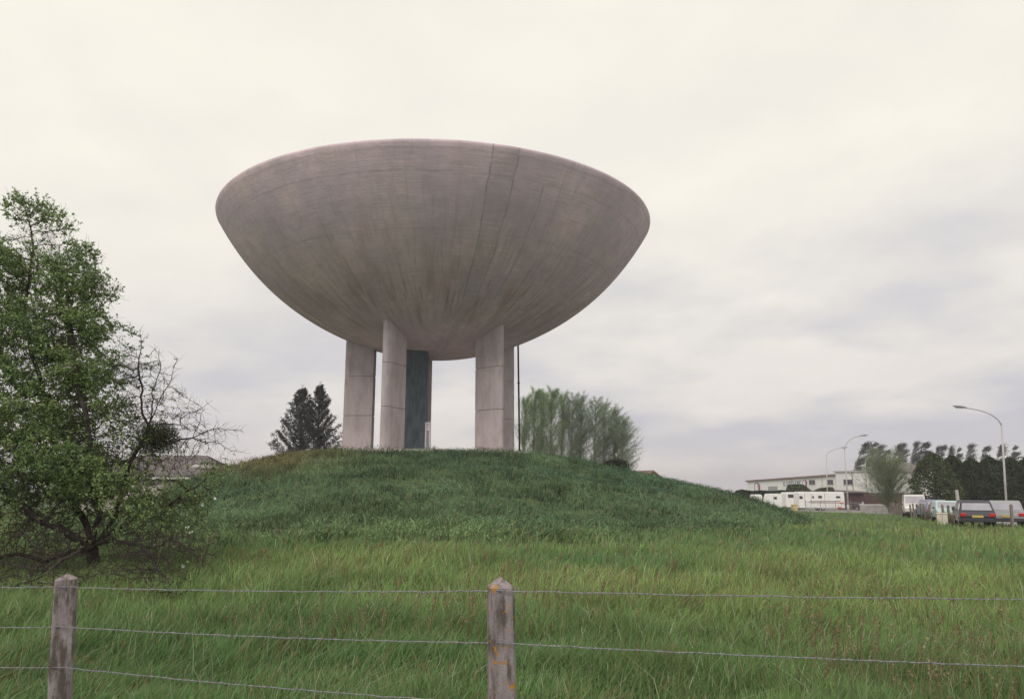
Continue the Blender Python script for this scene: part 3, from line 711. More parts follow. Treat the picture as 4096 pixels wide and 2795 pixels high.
def fruit_tree():
    Y0 = 15.0; sc = Y0 / FPX
    # masses of the crown: px, py, radii px, depth radius m, count, leaf share
    blobs = [(110, 850, 100, 90, .5, 60, .9), (205, 960, 70, 150, .5, 110, 1), (100, 1060, 170, 120, 1, 220, 1), (250, 1120, 150, 110, 1, 200, 1), (370, 1170, 110, 60, .6, 90, 1), (430, 1180, 45, 30, .3, 20, 1), (330, 1010, 70, 60, .4, 24, .9),
             (150, 1330, 200, 150, 1.4, 380, 1), (330, 1310, 130, 80, .8, 130, 1), (240, 1480, 190, 130, 1.3, 280, 1), (370, 1500, 60, 70, .5, 60, 1), (120, 1650, 240, 180, 1.8, 420, 1),
             (400, 1680, 170, 110, 1, 180, .75), (480, 1500, 80, 130, .8, 90, .3), (590, 1560, 80, 150, .6, 80, .12), (540, 1750, 120, 110, .8, 110, .35), (240, 1870, 270, 160, 1.8, 480, 1), (120, 1980, 230, 170, 1.8, 360, .6),
             (430, 1900, 220, 140, 1.4, 350, .8), (640, 1980, 150, 70, 1.0, 70, .5), (730, 2070, 110, 50, .6, 90, .6), (560, 2060, 180, 100, 1.2, 220, .5), (350, 2130, 300, 100, 1.4, 400, .12), (120, 2200, 220, 120, 1.4, 260, .02),
             (640, 2190, 180, 70, 1.0, 200, .03), (560, 2260, 150, 60, .8, 70, 0), (650, 2360, 120, 60, .5, 60, 0), (760, 2220, 110, 50, .5, 50, .05), (420, 2300, 180, 50, .9, 50, 0), (110, 2330, 180, 60, .8, 60, 0),
             (700, 1660, 90, 120, .5, 60, .05), (800, 1740, 120, 60, .4, 40, 0), (780, 1880, 110, 60, .4, 45, .3), (860, 1890, 50, 50, .3, 14, .6), (680, 1800, 120, 90, .6, 90, .1), (800, 1980, 70, 80, .4, 40, .5),
             (-220, 1250, 260, 380, 1.8, 420, 1), (-260, 1850, 300, 350, 1.8, 420, .9), (-250, 2200, 260, 120, 1.2, 140, .1)]
    A, lf = [], []
    g = np.random.default_rng(5)
    for px, py, rx, ry, rd, cnt, leafy in blobs:
        c = at(px, py, Y0 - (0 if py < 2150 or px < -150 else np.interp(py, [2150, 2370], [.8, 3.6])))
        q = g.normal(size=(int(cnt * 1.9), 3)); q /= np.linalg.norm(q, axis=1, keepdims=True); q *= g.uniform(0, 1, (len(q), 1)) ** (1 / 3)
        A.append(np.array(c) + q * np.array([rx * sc, rd * 1.0, ry * sc])); lf.append((np.array(c), np.array([rx * sc, rd, ry * sc]), leafy))
    A = np.concatenate(A)
    t0 = at(375, 2330, Y0); gz0 = gz(t0.x, t0.y)
    roots = [(t0.x, t0.y, gz0 - .15)]; rpar = [-1]
    def limb(start, path):
        cur = start
        for a_, b_, dy in path:
            p = np.array(at(a_, b_, Y0 + dy)); q = np.array(roots[cur]); v = p - q; m_ = max(1, int(np.linalg.norm(v) / .11)); bend = g.normal(0, .035, 3)
            for k in range(1, m_ + 1):
                t = k / m_; roots.append(tuple(q + v * t + bend * 4 * t * (1 - t) + g.normal(0, .008, 3))); rpar.append(cur); cur = len(roots) - 1
        return cur
    fk = limb(0, [(378, 2250, 0), (372, 2190, .05)])
    limb(fk, [(340, 2090, .3), (250, 1930, .5), (190, 1720, .4), (150, 1480, .1), (100, 1250, -.1), (130, 1020, -.1), (110, 880, 0)])
    limb(fk, [(400, 2060, -.3), (345, 1880, -.6), (350, 1680, -.5), (300, 1440, -.2), (260, 1250, 0), (215, 1050, .1)])
    a3 = limb(fk, [(450, 2080, .3), (500, 1930, .4), (545, 1800, .3), (595, 1700, .2)])
    limb(a3, [(640, 1590, .1), (690, 1500, .1), (705, 1440, 0)]); limb(a3, [(570, 1560, .2), (556, 1430, .1), (562, 1350, .1)]); limb(a3, [(610, 1570, -.1), (640, 1480, -.2), (618, 1395, -.2)])
    b3 = limb(a3, [(690, 1765, .1), (770, 1752, 0)]); limb(b3, [(830, 1722, 0), (900, 1718, -.1), (958, 1720, -.1)]); limb(b3, [(850, 1765, -.1), (900, 1785, -.2), (948, 1806, -.2)]); limb(b3, [(800, 1690, .1), (806, 1650, .1)])
    limb(a3, [(720, 1700, .2), (760, 1650, .2), (830, 1610, .2)])
    limb(fk, [(300, 2150, -.5), (170, 2080, -.9), (0, 1950, -.9), (-160, 1700, -.6), (-200, 1400, -.2), (-180, 1150, 0)])
    l5 = limb(fk, [(450, 2160, -.2), (560, 2180, -.4)]); limb(l5, [(620, 2240, -1.6), (670, 2310, -2.6), (720, 2380, -3.5)]); limb(l5, [(660, 2165, -.9), (740, 2190, -1.4), (810, 2240, -1.9)])
    limb(fk, [(480, 2110, .2), (590, 2040, .3), (690, 2010, .2), (780, 1950, .1), (850, 1890, 0)])
    limb(fk, [(300, 2200, .3), (180, 2250, .2), (40, 2220, .1), (-120, 2240, .0)]); limb(fk, [(330, 2190, -1.0), (240, 2240, -2.0), (130, 2320, -2.8), (20, 2350, -3.2)])
    nodes, par = colonise(A, roots, .10, 1.1, .145, 130, (0, 0, .01), 3, rpar)
    r = pipe_radii(par, .0042, 2.35, .115)
    k = par >= 0
    T = empty('fruit_tree', (t0.x, t0.y, gz0), 0, 'large old leafy tree with dark tangled branches behind the left fence post', 'tree')
    org = np.array([t0.x, t0.y, gz0])
    big = k & (r > .03); sm = k & ~big
    V, F = tubes_np(nodes[par[big]] - org, nodes[big] - org, np.minimum(r[par[big]], r[big] * 1.3), r[big], 8)
    npmesh('trunk', V, F, M['bark'], T, smooth=True)
    # twigs
    nch = np.bincount(par[par >= 0], minlength=len(nodes)); cand = np.where((r < .016))[0]
    def leafiness(P):
        w = np.zeros(len(P)); v = np.zeros(len(P))
        for c, rr, l_ in lf:
            d = np.exp(-1.6 * np.sum(((P - c) / (rr + .05)) ** 2, 1)); w += d; v += d * l_
        return v / (w + 1e-6)
    tw0, tw1, r0, r1, tips = [], [], [], [], []
    per = 3
    src = np.repeat(cand, per); src = src[g.uniform(0, 1, len(src)) < np.where(nodes[src][:, 2] < 1.25, .75, 1.0)]; base = nodes[src]; d0 = nodes[src] - nodes[np.maximum(par[src], 0)]; d0 /= np.linalg.norm(d0, axis=1, keepdims=True) + 1e-9
    lean = leafiness(base)
    d = d0 + g.normal(0, .75, d0.shape); d[:, 2] += np.where(lean > .3, .35, -.2); d /= np.linalg.norm(d, axis=1, keepdims=True)
    P_ = base.copy(); ln = g.uniform(.04, .11, len(P_)); allp = []; rr_ = np.full(len(P_), .0032)
    for s_ in range(3):
        d = d + g.normal(0, .3, d.shape); d /= np.linalg.norm(d, axis=1, keepdims=True)
        Q = P_ + d * ln[:, None]; tw0.append(P_); tw1.append(Q); r0.append(rr_ * 1.2); r1.append(rr_ * .9); rr_ = rr_ * .75; allp.append(Q); P_ = Q
    V1, F1 = tubes_np(nodes[par[sm]] - org, nodes[sm] - org, r[sm] * 1.05, r[sm], 5)
    V2, F2 = tubes_np(np.concatenate(tw0) - org, np.concatenate(tw1) - org, np.concatenate(r0), np.concatenate(r1), 3)
    print('leaves'); npmesh('branches', np.concatenate([V1, V2]), np.concatenate([F1, F2 + len(V1)]), M['bark'], T)
    ctr = np.concatenate(allp[0:] + [base]); le = leafiness(ctr) ** 1.5 * np.clip(3.0 * noise2(ctr[:, 0] * 2.7, ctr[:, 2] * 2.7 + ctr[:, 1], 1.0, 31) - .68, .05, 1.1)
    ctr = ctr[g.uniform(0, 1, len(ctr)) < le * .68]
    m_ = 5; C = np.repeat(ctr, m_, 0) + g.normal(0, .022, (len(ctr) * m_, 3)) 
    V, F = leaves_np(C - org, .050, .66, g, .3)
    hb = np.clip((C[:, 2] - 1.0) / 5, 0, 1)
    n_ = noise2(C[:, 0] * 2, C[:, 2] * 2, .8, 33)
    ct = mixcol(np.clip(n_ + g.normal(0, .2, len(C)), 0, 1), (.15, .225, .09), (.31, .41, .16))
    npmesh('foliage', V, F, M['leaf'], T, tint=np.repeat(ct * g.uniform(.7, 1.25, (len(C), 1)), 4, 0))
    print('fruit tree nodes', len(nodes), 'twigs', len(tw0) * len(base), 'leaves', len(C))
    # a few white blossoms
    bl = [(212, 1800), (300, 1790), (525, 1948), (552, 1972), (612, 2180), (690, 2186), (770, 2120), (760, 2100), (728, 2285), (110, 1805), (880, 2000), (812, 2028)]
    C = []
    for a_, b_ in bl:
        c = np.array(at(a_ + rnd.uniform(-3, 3), b_, Y0 - .7)); j = np.argmin(np.linalg.norm(nodes - c, axis=1)); 
        for _ in range(9): C.append(nodes[j] * .3 + c * .7 + g.normal(0, .014, 3))
    V, F = leaves_np(np.array(C) - org, .034, .8, g); npmesh('blossom', V, F, M['petal'], T)
    # mistletoe ball hangs in the fork at the right of the crown
    c = np.array(at(632, 1752, Y0 + .2)); n = 6200
    q = g.normal(size=(n, 3)); q /= np.linalg.norm(q, axis=1, keepdims=True); q *= (g.uniform(.05, 1, (n, 1)) ** .45) * np.array([.42, .38, .33])
    E_ = empty('mistletoe_ball', c, 0, 'round dark mistletoe clump among bare twigs right of the leafy crown', 'mistletoe')
    V, F = leaves_np(q * g.uniform(.80, 1.16, (n, 1)), .044, .35, g, 0, axis=q / np.linalg.norm(q, axis=1, keepdims=True) * 1.0)
    npmesh('leaves', V, F, M['leaf'], E_, tint=tints(n, [(.075, .095, .05), (.105, .135, .065), (.055, .065, .045)], (5, 3, 2), rng=g))
    m2 = 420; z0_ = np.zeros((m2, 3)); q2 = q[:m2]; V, F = tubes_np(z0_, q2, np.full(m2, .004), np.full(m2, .002), 3); npmesh('stems', V, F, M['bark'], E_)
fruit_tree()

# ------------------------------------------------------------------ far trees
def branchy_tree(seed, H, W_, nbr, kind):
    """returns skeleton segments and foliage centres for an ascending, wind swept tree of height H"""
    g = np.random.default_rng(seed); s0, s1, a0, a1 = [], [], [], []; tips = []
    tr = [np.zeros(3)]
    nseg = 14
    for k in range(1, nseg + 1):
        t = k / nseg; tr.append(np.array([.10 * H * .3 * t ** 2 * kind['lean'] + g.normal(0, .03), g.normal(0, .03), H * t * .97]))
    tr = np.array(tr); rad = np.interp(np.arange(nseg + 1) / nseg, [0, 1], [kind['r'], .03])
    trunk = (tr[:-1], tr[1:], rad[:-1], rad[1:])
    for i in range(nbr):
        t = g.uniform(kind['t0'], .97); p = np.array([np.interp(t * nseg, np.arange(nseg + 1), tr[:, j]) for j in range(3)])
        az = g.uniform(0, 2 * np.pi); prof = kind['prof'](t); ln = W_ * prof * g.uniform(.6, 1.1) * kind.get('bl', 1.0)
        d = np.array([math.cos(az), math.sin(az) * .9, kind['rise'] * g.uniform(.7, 1.3)]); d /= np.linalg.norm(d)
        P_ = p; m_ = 5; r_ = .012 + .02 * (1 - t) * kind['r'] / .2
        for s_ in range(m_):
            d = d + np.array([.12 * kind['lean'], 0, .14 * kind['up']]) + g.normal(0, .10, 3); d /= np.linalg.norm(d)
            Q = P_ + d * ln / m_; s0.append(P_); s1.append(Q); a0.append(r_); a1.append(r_ * .7); r_ *= .7
            for _ in range(kind['sub']):
                dd = d + g.normal(0, .45, 3) + np.array([.25 * kind['lean'], 0, .3 * kind['up']]); dd /= np.linalg.norm(dd); l2 = ln * g.uniform(.12, .34) + .15
                Q2 = P_ + dd * l2; s0.append(P_); s1.append(Q2); a0.append(.009); a1.append(.004)
                for u in (.35, .65, 1.0): tips.append(P_ + (Q2 - P_) * u)
            P_ = Q
        tips.append(P_)
    return trunk, (np.array(s0), np.array(s1), np.array(a0), np.array(a1)), np.array(tips)
def tree_obj(name, seed, H, W_, nbr, kind, tint, leaf, per, spread, barkm, leafm, label, cat, group=None, keep=1.0, asp=.5):
    g = np.random.default_rng(seed + 99)
    trunk, br, tips = branchy_tree(seed, H, W_, nbr, kind)
    T = empty(name, (0, 0, 0), 0, label, cat, group)
    V, F = tubes_np(*trunk, 7); npmesh('trunk', V, F, barkm, T, smooth=True)
    V, F = tubes_np(*br, 3); npmesh('branches', V, F, barkm, T)
    tips = tips[g.uniform(0, 1, len(tips)) < keep]
    C = np.repeat(tips, per, 0) + g.normal(0, spread, (len(tips) * per, 3))
    V, F = leaves_np(C, leaf, asp, g, .2); cl = noise2(C[:, 0] * 1.0 + seed, C[:, 2], 1.2, 41)
    tt = tints(len(C), *tint, rng=g).reshape(-1, 4, 3) * (.75 + .5 * cl)[:, None, None]
    npmesh('crown', V, F, leafm, T, tint=tt.reshape(-1, 3)); return T
def place(T, px, Y, z=None, s=1.0, sx=None, rz=0):
    p = at(px, 1960, Y); T.location = (p.x, Y, gz(p.x, Y) - .05 if z is None else z); T.scale = (sx or s, sx or s, s); T.rotation_euler = (0, 0, rz); return T
# --- spring poplars behind the mound
pk = dict(lean=1.0, r=.17, t0=.12, prof=lambda t: np.interp(t, [0, .15, .45, .8, 1], [.75, .9, 1, .7, .25]), rise=1.0, up=.75, sub=5)
grn = ([(.27, .40, .19), (.33, .46, .22), (.22, .32, .16)], (4, 3, 3)); gry = ([(.27, .37, .24), (.33, .43, .28), (.22, .30, .20)], (4, 3, 3))
PG = 'row of spring poplars behind the mound'
protos = [tree_obj('poplar_tree', 100 + i, 16, 4.0, 120, pk, (grn if i < 3 else gry), .115, 3, .12, M['bark_grey'], M['leaf_thin'], 'x', 'tree', PG, .74, .42) for i in range(5)]
pl = [  # trunk px, top py, depth, proto, label
    (2105, 1580, 104, 0, 'feathery green poplar standing right beside the thin dark pipe of the tower'),
    (2143, 1548, 106, 1, 'tall green poplar, second one right of the tower pipe'),
    (2178, 1560, 110, 2, 'slim green poplar between the two tallest of the row behind the mound'),
    (2212, 1545, 105, 1, 'broad bright green poplar, tallest and densest of the row behind the mound'),
    (2258, 1568, 108, 0, 'green poplar just right of the tallest one of the row behind the mound'),
    (2296, 1566, 107, 4, 'thin greyish poplar with a pointed top near the middle of the mound row'),
    (2333, 1570, 108, 3, 'sparse grey poplar with sky showing through, middle of the mound row'),
    (2388, 1582, 106, 4, 'grey poplar with a dense bushy top, fourth from the right end of the mound row'),
    (2428, 1600, 109, 3, 'see-through grey poplar, third from the right end of the mound row'),
    (2470, 1622, 107, 3, 'grey poplar bending right, last but one of the row behind the mound'),
    (2500, 1660, 105, 4, 'short windswept poplar ending the row at the right, near the brown gabled roof')]
used = set()
for px, py, Y, pi, lab in pl:
    o = protos[pi] if pi not in used else copy_tree(protos[pi]); used.add(pi)
    top = at(px, py, Y).z; g0 = base_h(0, Y) - .3; place(o, px - 12, Y, g0, (top - g0) / 16, 1.0 + .08 * (py > 1600), rnd.uniform(-.5, .5)); o['label'] = lab
for i, p in enumerate(protos):
    if i not in used: raise RuntimeError('unused')
# low bough at the far right of the row
# --- twin conifers
def conifer(seed, H, W_, label, group):
    g = np.random.default_rng(seed); T = empty('conifer_tree', (0, 0, 0), 0, label, 'tree', group)
    zs = np.linspace(0, H, 12); V, F = tubes_np(np.stack([0 * zs[:-1], 0 * zs[:-1], zs[:-1]], 1), np.stack([0 * zs[1:], 0 * zs[1:], zs[1:]], 1), .22 * (1 - zs[:-1] / H) + .03, .22 * (1 - zs[1:] / H) + .03, 8)
    npmesh('trunk', V, F, M['bark'], T, smooth=True)
    s0, s1, a0, C = [], [], [], []
    nb = 150
    for i in range(nb):
        t = (i + g.uniform(0, 1)) / nb; z = H * (.04 + .95 * t); az = i * 2.4 + g.normal(0, .4)
        ln = W_ * np.interp(t, [0, .1, .5, .8, 1], [.9, 1.0, .74, .40, .09]) * g.uniform(.78, 1.1)
        d = np.array([math.cos(az), math.sin(az), .16 + .5 * t]); P_ = np.array([0, 0, z]); m_ = 7
        for s_ in range(m_):
            d = d + np.array([0, 0, .09]) + g.normal(0, .05, 3); dn = d / np.linalg.norm(d); Q = P_ + dn * ln / m_
            s0.append(P_); s1.append(Q); a0.append(.03 * (1 - s_ / m_) + .008)
            if s_ > 0:
                k = int(46 * (.45 + .75 * (s_ / m_)) * (.4 + ln / W_)); c = Q + g.normal(0, 1, (k, 3)) * np.array([.19, .19, .15]) * (.5 + .6 * ln / W_ * (1 - .3 * s_ / m_))
                C.append(c)
            P_ = Q
        C.append(P_ + g.normal(0, 1, (10, 3)) * np.array([.1, .1, .16]))
    C.append(np.array([0, 0, H]) + g.normal(0, 1, (70, 3)) * np.array([.13, .13, .35]))
    V, F = tubes_np(s0, s1, a0, np.array(a0) * .8, 4); npmesh('branches', V, F, M['bark'], T)
    C = np.concatenate(C); V, F = leaves_np(C, .19, .42, g, .1)
    npmesh('crown', V, F, M['needle'], T, tint=tints(len(C), [(.045, .048, .045), (.058, .064, .055), (.035, .034, .036)], (4, 2, 3), .25, g)); return T
for px, py, Y, sd, W_, lab in ((1192, 1560, 95, 3, 5.2, 'dark conifer left of its twin, bulging to the left behind the mound'), (1262, 1545, 96.5, 8, 4.6, 'taller dark conifer of the twin pair, nearer to the water tower')):
    g0 = base_h(0, Y); H = at(px, py, Y).z - g0; place(conifer(sd, H, W_, lab, 'twin conifers behind the mound'), px, Y, g0)

# --- windswept poplars far right
wk = dict(lean=5.0, r=.28, t0=.10, prof=lambda t: np.interp(t, [0, .2, .55, .85, 1], [.7, .85, 1, .8, .3]), rise=1.9, up=1.0, sub=4, bl=1.25)
wt = ([(.075, .098, .078), (.10, .125, .10), (.06, .075, .066)], (4, 3, 3))
WG = 'windswept poplars behind the supermarket'
wp = [tree_obj('windswept_poplar', 300 + i, 17, 1.95, 62, wk, wt, .30, 2, .18, M['bark_grey'], M['leaf'], 'x', 'tree', WG, .6, .45) for i in range(4)]
wl = [(3440, 1758, 190, 0, 1.45, 'thick dark windswept poplar at the left end of the row above the white supermarket'),
      (3488, 1764, 193, 1, 1.1, 'slanting windswept poplar, second from the left end of the supermarket row'),
      (3520, 1766, 190, 2, 1.15, 'leaning windswept poplar, third from the left end above the bushy willow'),
      (3552, 1790, 196, 3, .9, 'small thin windswept poplar rising just behind the top of the willow'),
      (3590, 1764, 190, 0, 1.35, 'full dark windswept poplar left of the grey gabled house roof'),
      (3618, 1766, 194, 1, 1.0, 'spiky windswept poplar standing over the ridge of the grey house roof'),
      (3672, 1752, 190, 2, 1.0, 'tallest windswept poplar, rising right of the grey house roof'),
      (3692, 1758, 192, 3, 1.15, 'dark windswept poplar touching the tallest one on its right side'),
      (3722, 1770, 192, 1, .9, 'narrow windswept poplar above the left shoulder of the dark evergreens'),
      (3757, 1772, 195, 2, .9, 'windswept poplar tip, second above the dark evergreens'),
      (3788, 1770, 195, 3, .85, 'pointed windswept poplar tip, third above the dark evergreens'),
      (3820, 1775, 195, 0, .8, 'windswept poplar tip, fourth above the dark evergreens'),
      (3850, 1785, 198, 1, .7, 'faint short windswept poplar tip, fifth above the dark evergreens'),
      (3888, 1762, 190, 2, 1.1, 'big windswept poplar above the evergreens, beneath the street lamp head at the right'),
      (3945, 1775, 192, 3, 1.0, 'windswept poplar just right of the big one, below the lamp arm'),
      (4010, 1768, 190, 0, 1.0, 'windswept poplar by the tall lamp pole at the right edge'),
      (4070, 1776, 192, 1, 1.0, 'last windswept poplar at the right edge of the picture')]
used = set()
for px, py, Y, pi, sx, lab in wl:
    o = wp[pi] if pi not in used else copy_tree(wp[pi]); used.add(pi)
    top = at(px, py, Y).z; place(o, px - 36, Y, -1.2, (top + 1.2) / 17, sx * 1.25, rnd.uniform(-.25, .25)); o['label'] = lab
# --- evergreens at the right: dense, dark, reaching the ground
def evergreen(seed, H, W_, tint, label, group=None, name='evergreen_tree', n=15000, leaf=.2, shape=None, mat='needle', cat='tree'):
    g = np.random.default_rng(seed); T = empty(name, (0, 0, 0), 0, label, cat, group)
    V, F = tubes_np([(0, 0, 0)], [(0, 0, H * .8)], [.2 * W_ / 2.5], [.05], 8); npmesh('trunk', V, F, M['bark'], T)
    shape = shape or ([0, .15, .5, .8, .93, 1], [.92, 1, .86, .55, .3, .05])
    t = g.uniform(0, 1, n) ** .8; az = g.uniform(0, 2 * np.pi, n); rr = W_ * np.interp(t, *shape)
    lump = .72 + .5 * noise2(az * 1.6 * 2, t * H * 1.0, 1.0, seed) * 1.0 + .16 * noise2(az * 6, t * H * 3, 1.0, seed + 1)
    k = g.uniform(.35, 1, n) ** .35; r_ = rr * lump * k
    C = np.stack([r_ * np.cos(az), r_ * np.sin(az), t * H + g.normal(0, .1, n)], 1)
    V, F = leaves_np(C, leaf, .5, g, .3)
    tt = tints(n, *tint, rng=g).reshape(-1, 4, 3) * (.6 + .8 * noise2(az * 4, t * H * 2, 1.0, seed + 2))[:, None, None]
    npmesh('crown', V, F, M[mat], T, tint=tt.reshape(-1, 3))
    # inner branches fill the crown
    m_ = 220; t2 = g.uniform(.02, .9, m_); a2 = g.uniform(0, 2 * np.pi, m_); r2 = W_ * .8 * np.interp(t2, *shape)
    p0 = np.stack([0 * t2, 0 * t2, t2 * H * .9], 1); p1 = np.stack([r2 * np.cos(a2), r2 * np.sin(a2), t2 * H * .9 + r2 * .3], 1)
    V, F = tubes_np(p0, p1, np.full(m_, .03), np.full(m_, .01), 4); npmesh('branches', V, F, M['bark'], T); return T
dk = ([(.045, .060, .032), (.072, .095, .044), (.030, .038, .028)], (4, 3, 4))
lt = ([(.075, .100, .042), (.115, .145, .062), (.045, .056, .034)], (4, 3, 3))
EG = 'dark evergreens at the right edge'
for px, Y, top, W_, tn, sd, lab in ((3742, 74, 1812, 2.3, lt, 1, 'brownish green evergreen with a sloping left side next to the house wall'), (3822, 76, 1822, 2.1, dk, 2, 'dark rounded evergreen, second from the left behind the parked cars'), (3895, 75, 1834, 2.0, dk, 3, 'dark evergreen behind the dark hatchback, third from the left'),
                                (3970, 75, 1826, 2.1, dk, 4, 'dark evergreen left of the tall lamp pole at the right edge'), (4050, 75, 1830, 2.2, dk, 5, 'dark evergreen right of the tall lamp pole'), (4130, 75, 1822, 2.2, dk, 6, 'dark evergreen cut off by the right edge')):
    g0 = base_h(0, Y); H = at(px, top, Y).z - g0; place(evergreen(sd, H, W_, tn, lab, EG, n=17000, leaf=.17), px, Y, g0 - .1)
# --- willow-like bushy tree at the start of the picket fence
def willow():
    kind = dict(lean=.1, r=.16, t0=.06, prof=lambda t: np.interp(t, [0, .3, .7, 1], [1.15, 1, .8, .5]), rise=.85, up=.35, sub=6)
    T = tree_obj('willow_tree', 501, 5.6, 4.3, 170, kind, ([(.31, .43, .20), (.25, .36, .16), (.37, .48, .24)], (4, 3, 2)), .085, 2, .07, M['bark_grey'], M['leaf_thin'], 'rounded bushy willow with thin twigs in front of the white buildings', 'tree', None, .62, .4)
    Y = 84; g0 = base_h(0, Y); top = at(3540, 1845, Y).z; place(T, 3552, Y, g0, (top - g0) / 5.6, 1.0)
willow()
# --- hedges
def hedge(px0, px1, Y, top, depth, tint, label, n, name='hedge', leaf=.22, bumps=.3, bot=None):
    g = np.random.default_rng(int(px0)); a = at(px0, top, Y); b = at(px1, top, Y); H = a.z - (base_h(0, Y) if bot is None else bot); L_ = b.x - a.x
    T = empty(name, ((a.x + b.x) / 2, Y, a.z - H), 0, label, 'hedge')
    x = g.uniform(-L_ / 2, L_ / 2, n); y = g.uniform(-1, 1, n); hh = H * (1 - bumps + bumps * 1.4 * noise2(x + px0, x * 0, 1.6, 51)) * np.clip((L_ / 2 - np.abs(x)) / .8 + .3, 0, 1) ** .4
    t = g.uniform(0, 1, n) ** .6; z = t * hh; y = y * depth / 2 * np.sqrt(np.clip(1.05 - t ** 4, 0, 1))
    V, F = leaves_np(np.stack([x, y, z], 1), leaf, .6, g, .2); tt = tints(n, *tint, rng=g).reshape(-1, 4, 3) * (.7 + .6 * noise2(x * 2, z * 2, 1, 52))[:, None, None]
    npmesh('foliage', V, F, M['needle'], T, tint=tt.reshape(-1, 3))
    m_ = 60; xs = g.uniform(-L_ / 2 * .9, L_ / 2 * .9, m_); V, F = tubes_np(np.stack([xs, xs * 0, xs * 0], 1), np.stack([xs + g.normal(0, .3, m_), g.normal(0, .2, m_), np.full(m_, H * .7)], 1), np.full(m_, .03), np.full(m_, .012), 4)
    npmesh('stems', V, F, M['bark'], T)
hedge(3140, 3340, 131, 1938, 2.2, lt, 'short bushy green hedge under the supermarket lettering, behind the caravans', 16000)
hedge(2930, 3212, 122, 1958, 2.0, ([(.030, .040, .022), (.045, .055, .03), (.02, .024, .018)], (4, 3, 3)), 'long dark clipped hedge behind the small caravans at the foot of the mound', 20000, bumps=.12)
# small shrubs on the horizon of the mound
def shrub(px, py, Y, W_, H, tint, label, sd, z=None, n=1600, leaf=.12):
    p = at(px, py, Y); T = evergreen(sd, H, W_, tint, label, None, 'shrub', n, leaf, ([0, .4, .8, 1], [.7, 1, .75, .2]), 'leaf', 'shrub'); T.location = (p.x, Y, gz(p.x, Y) - .1 if z is None else z)
shrub(2462, 1885, 57, 1.1, 1.0, dk, 'dark low bush on the mound slope below the last poplar', 61)
shrub(2905, 1965, 92, 1.5, 2.6, ([(.08, .11, .05), (.11, .14, .06)], (1, 1)), 'small pale green bush at the left end of the supermarket wall', 62, -1.0, 2200)

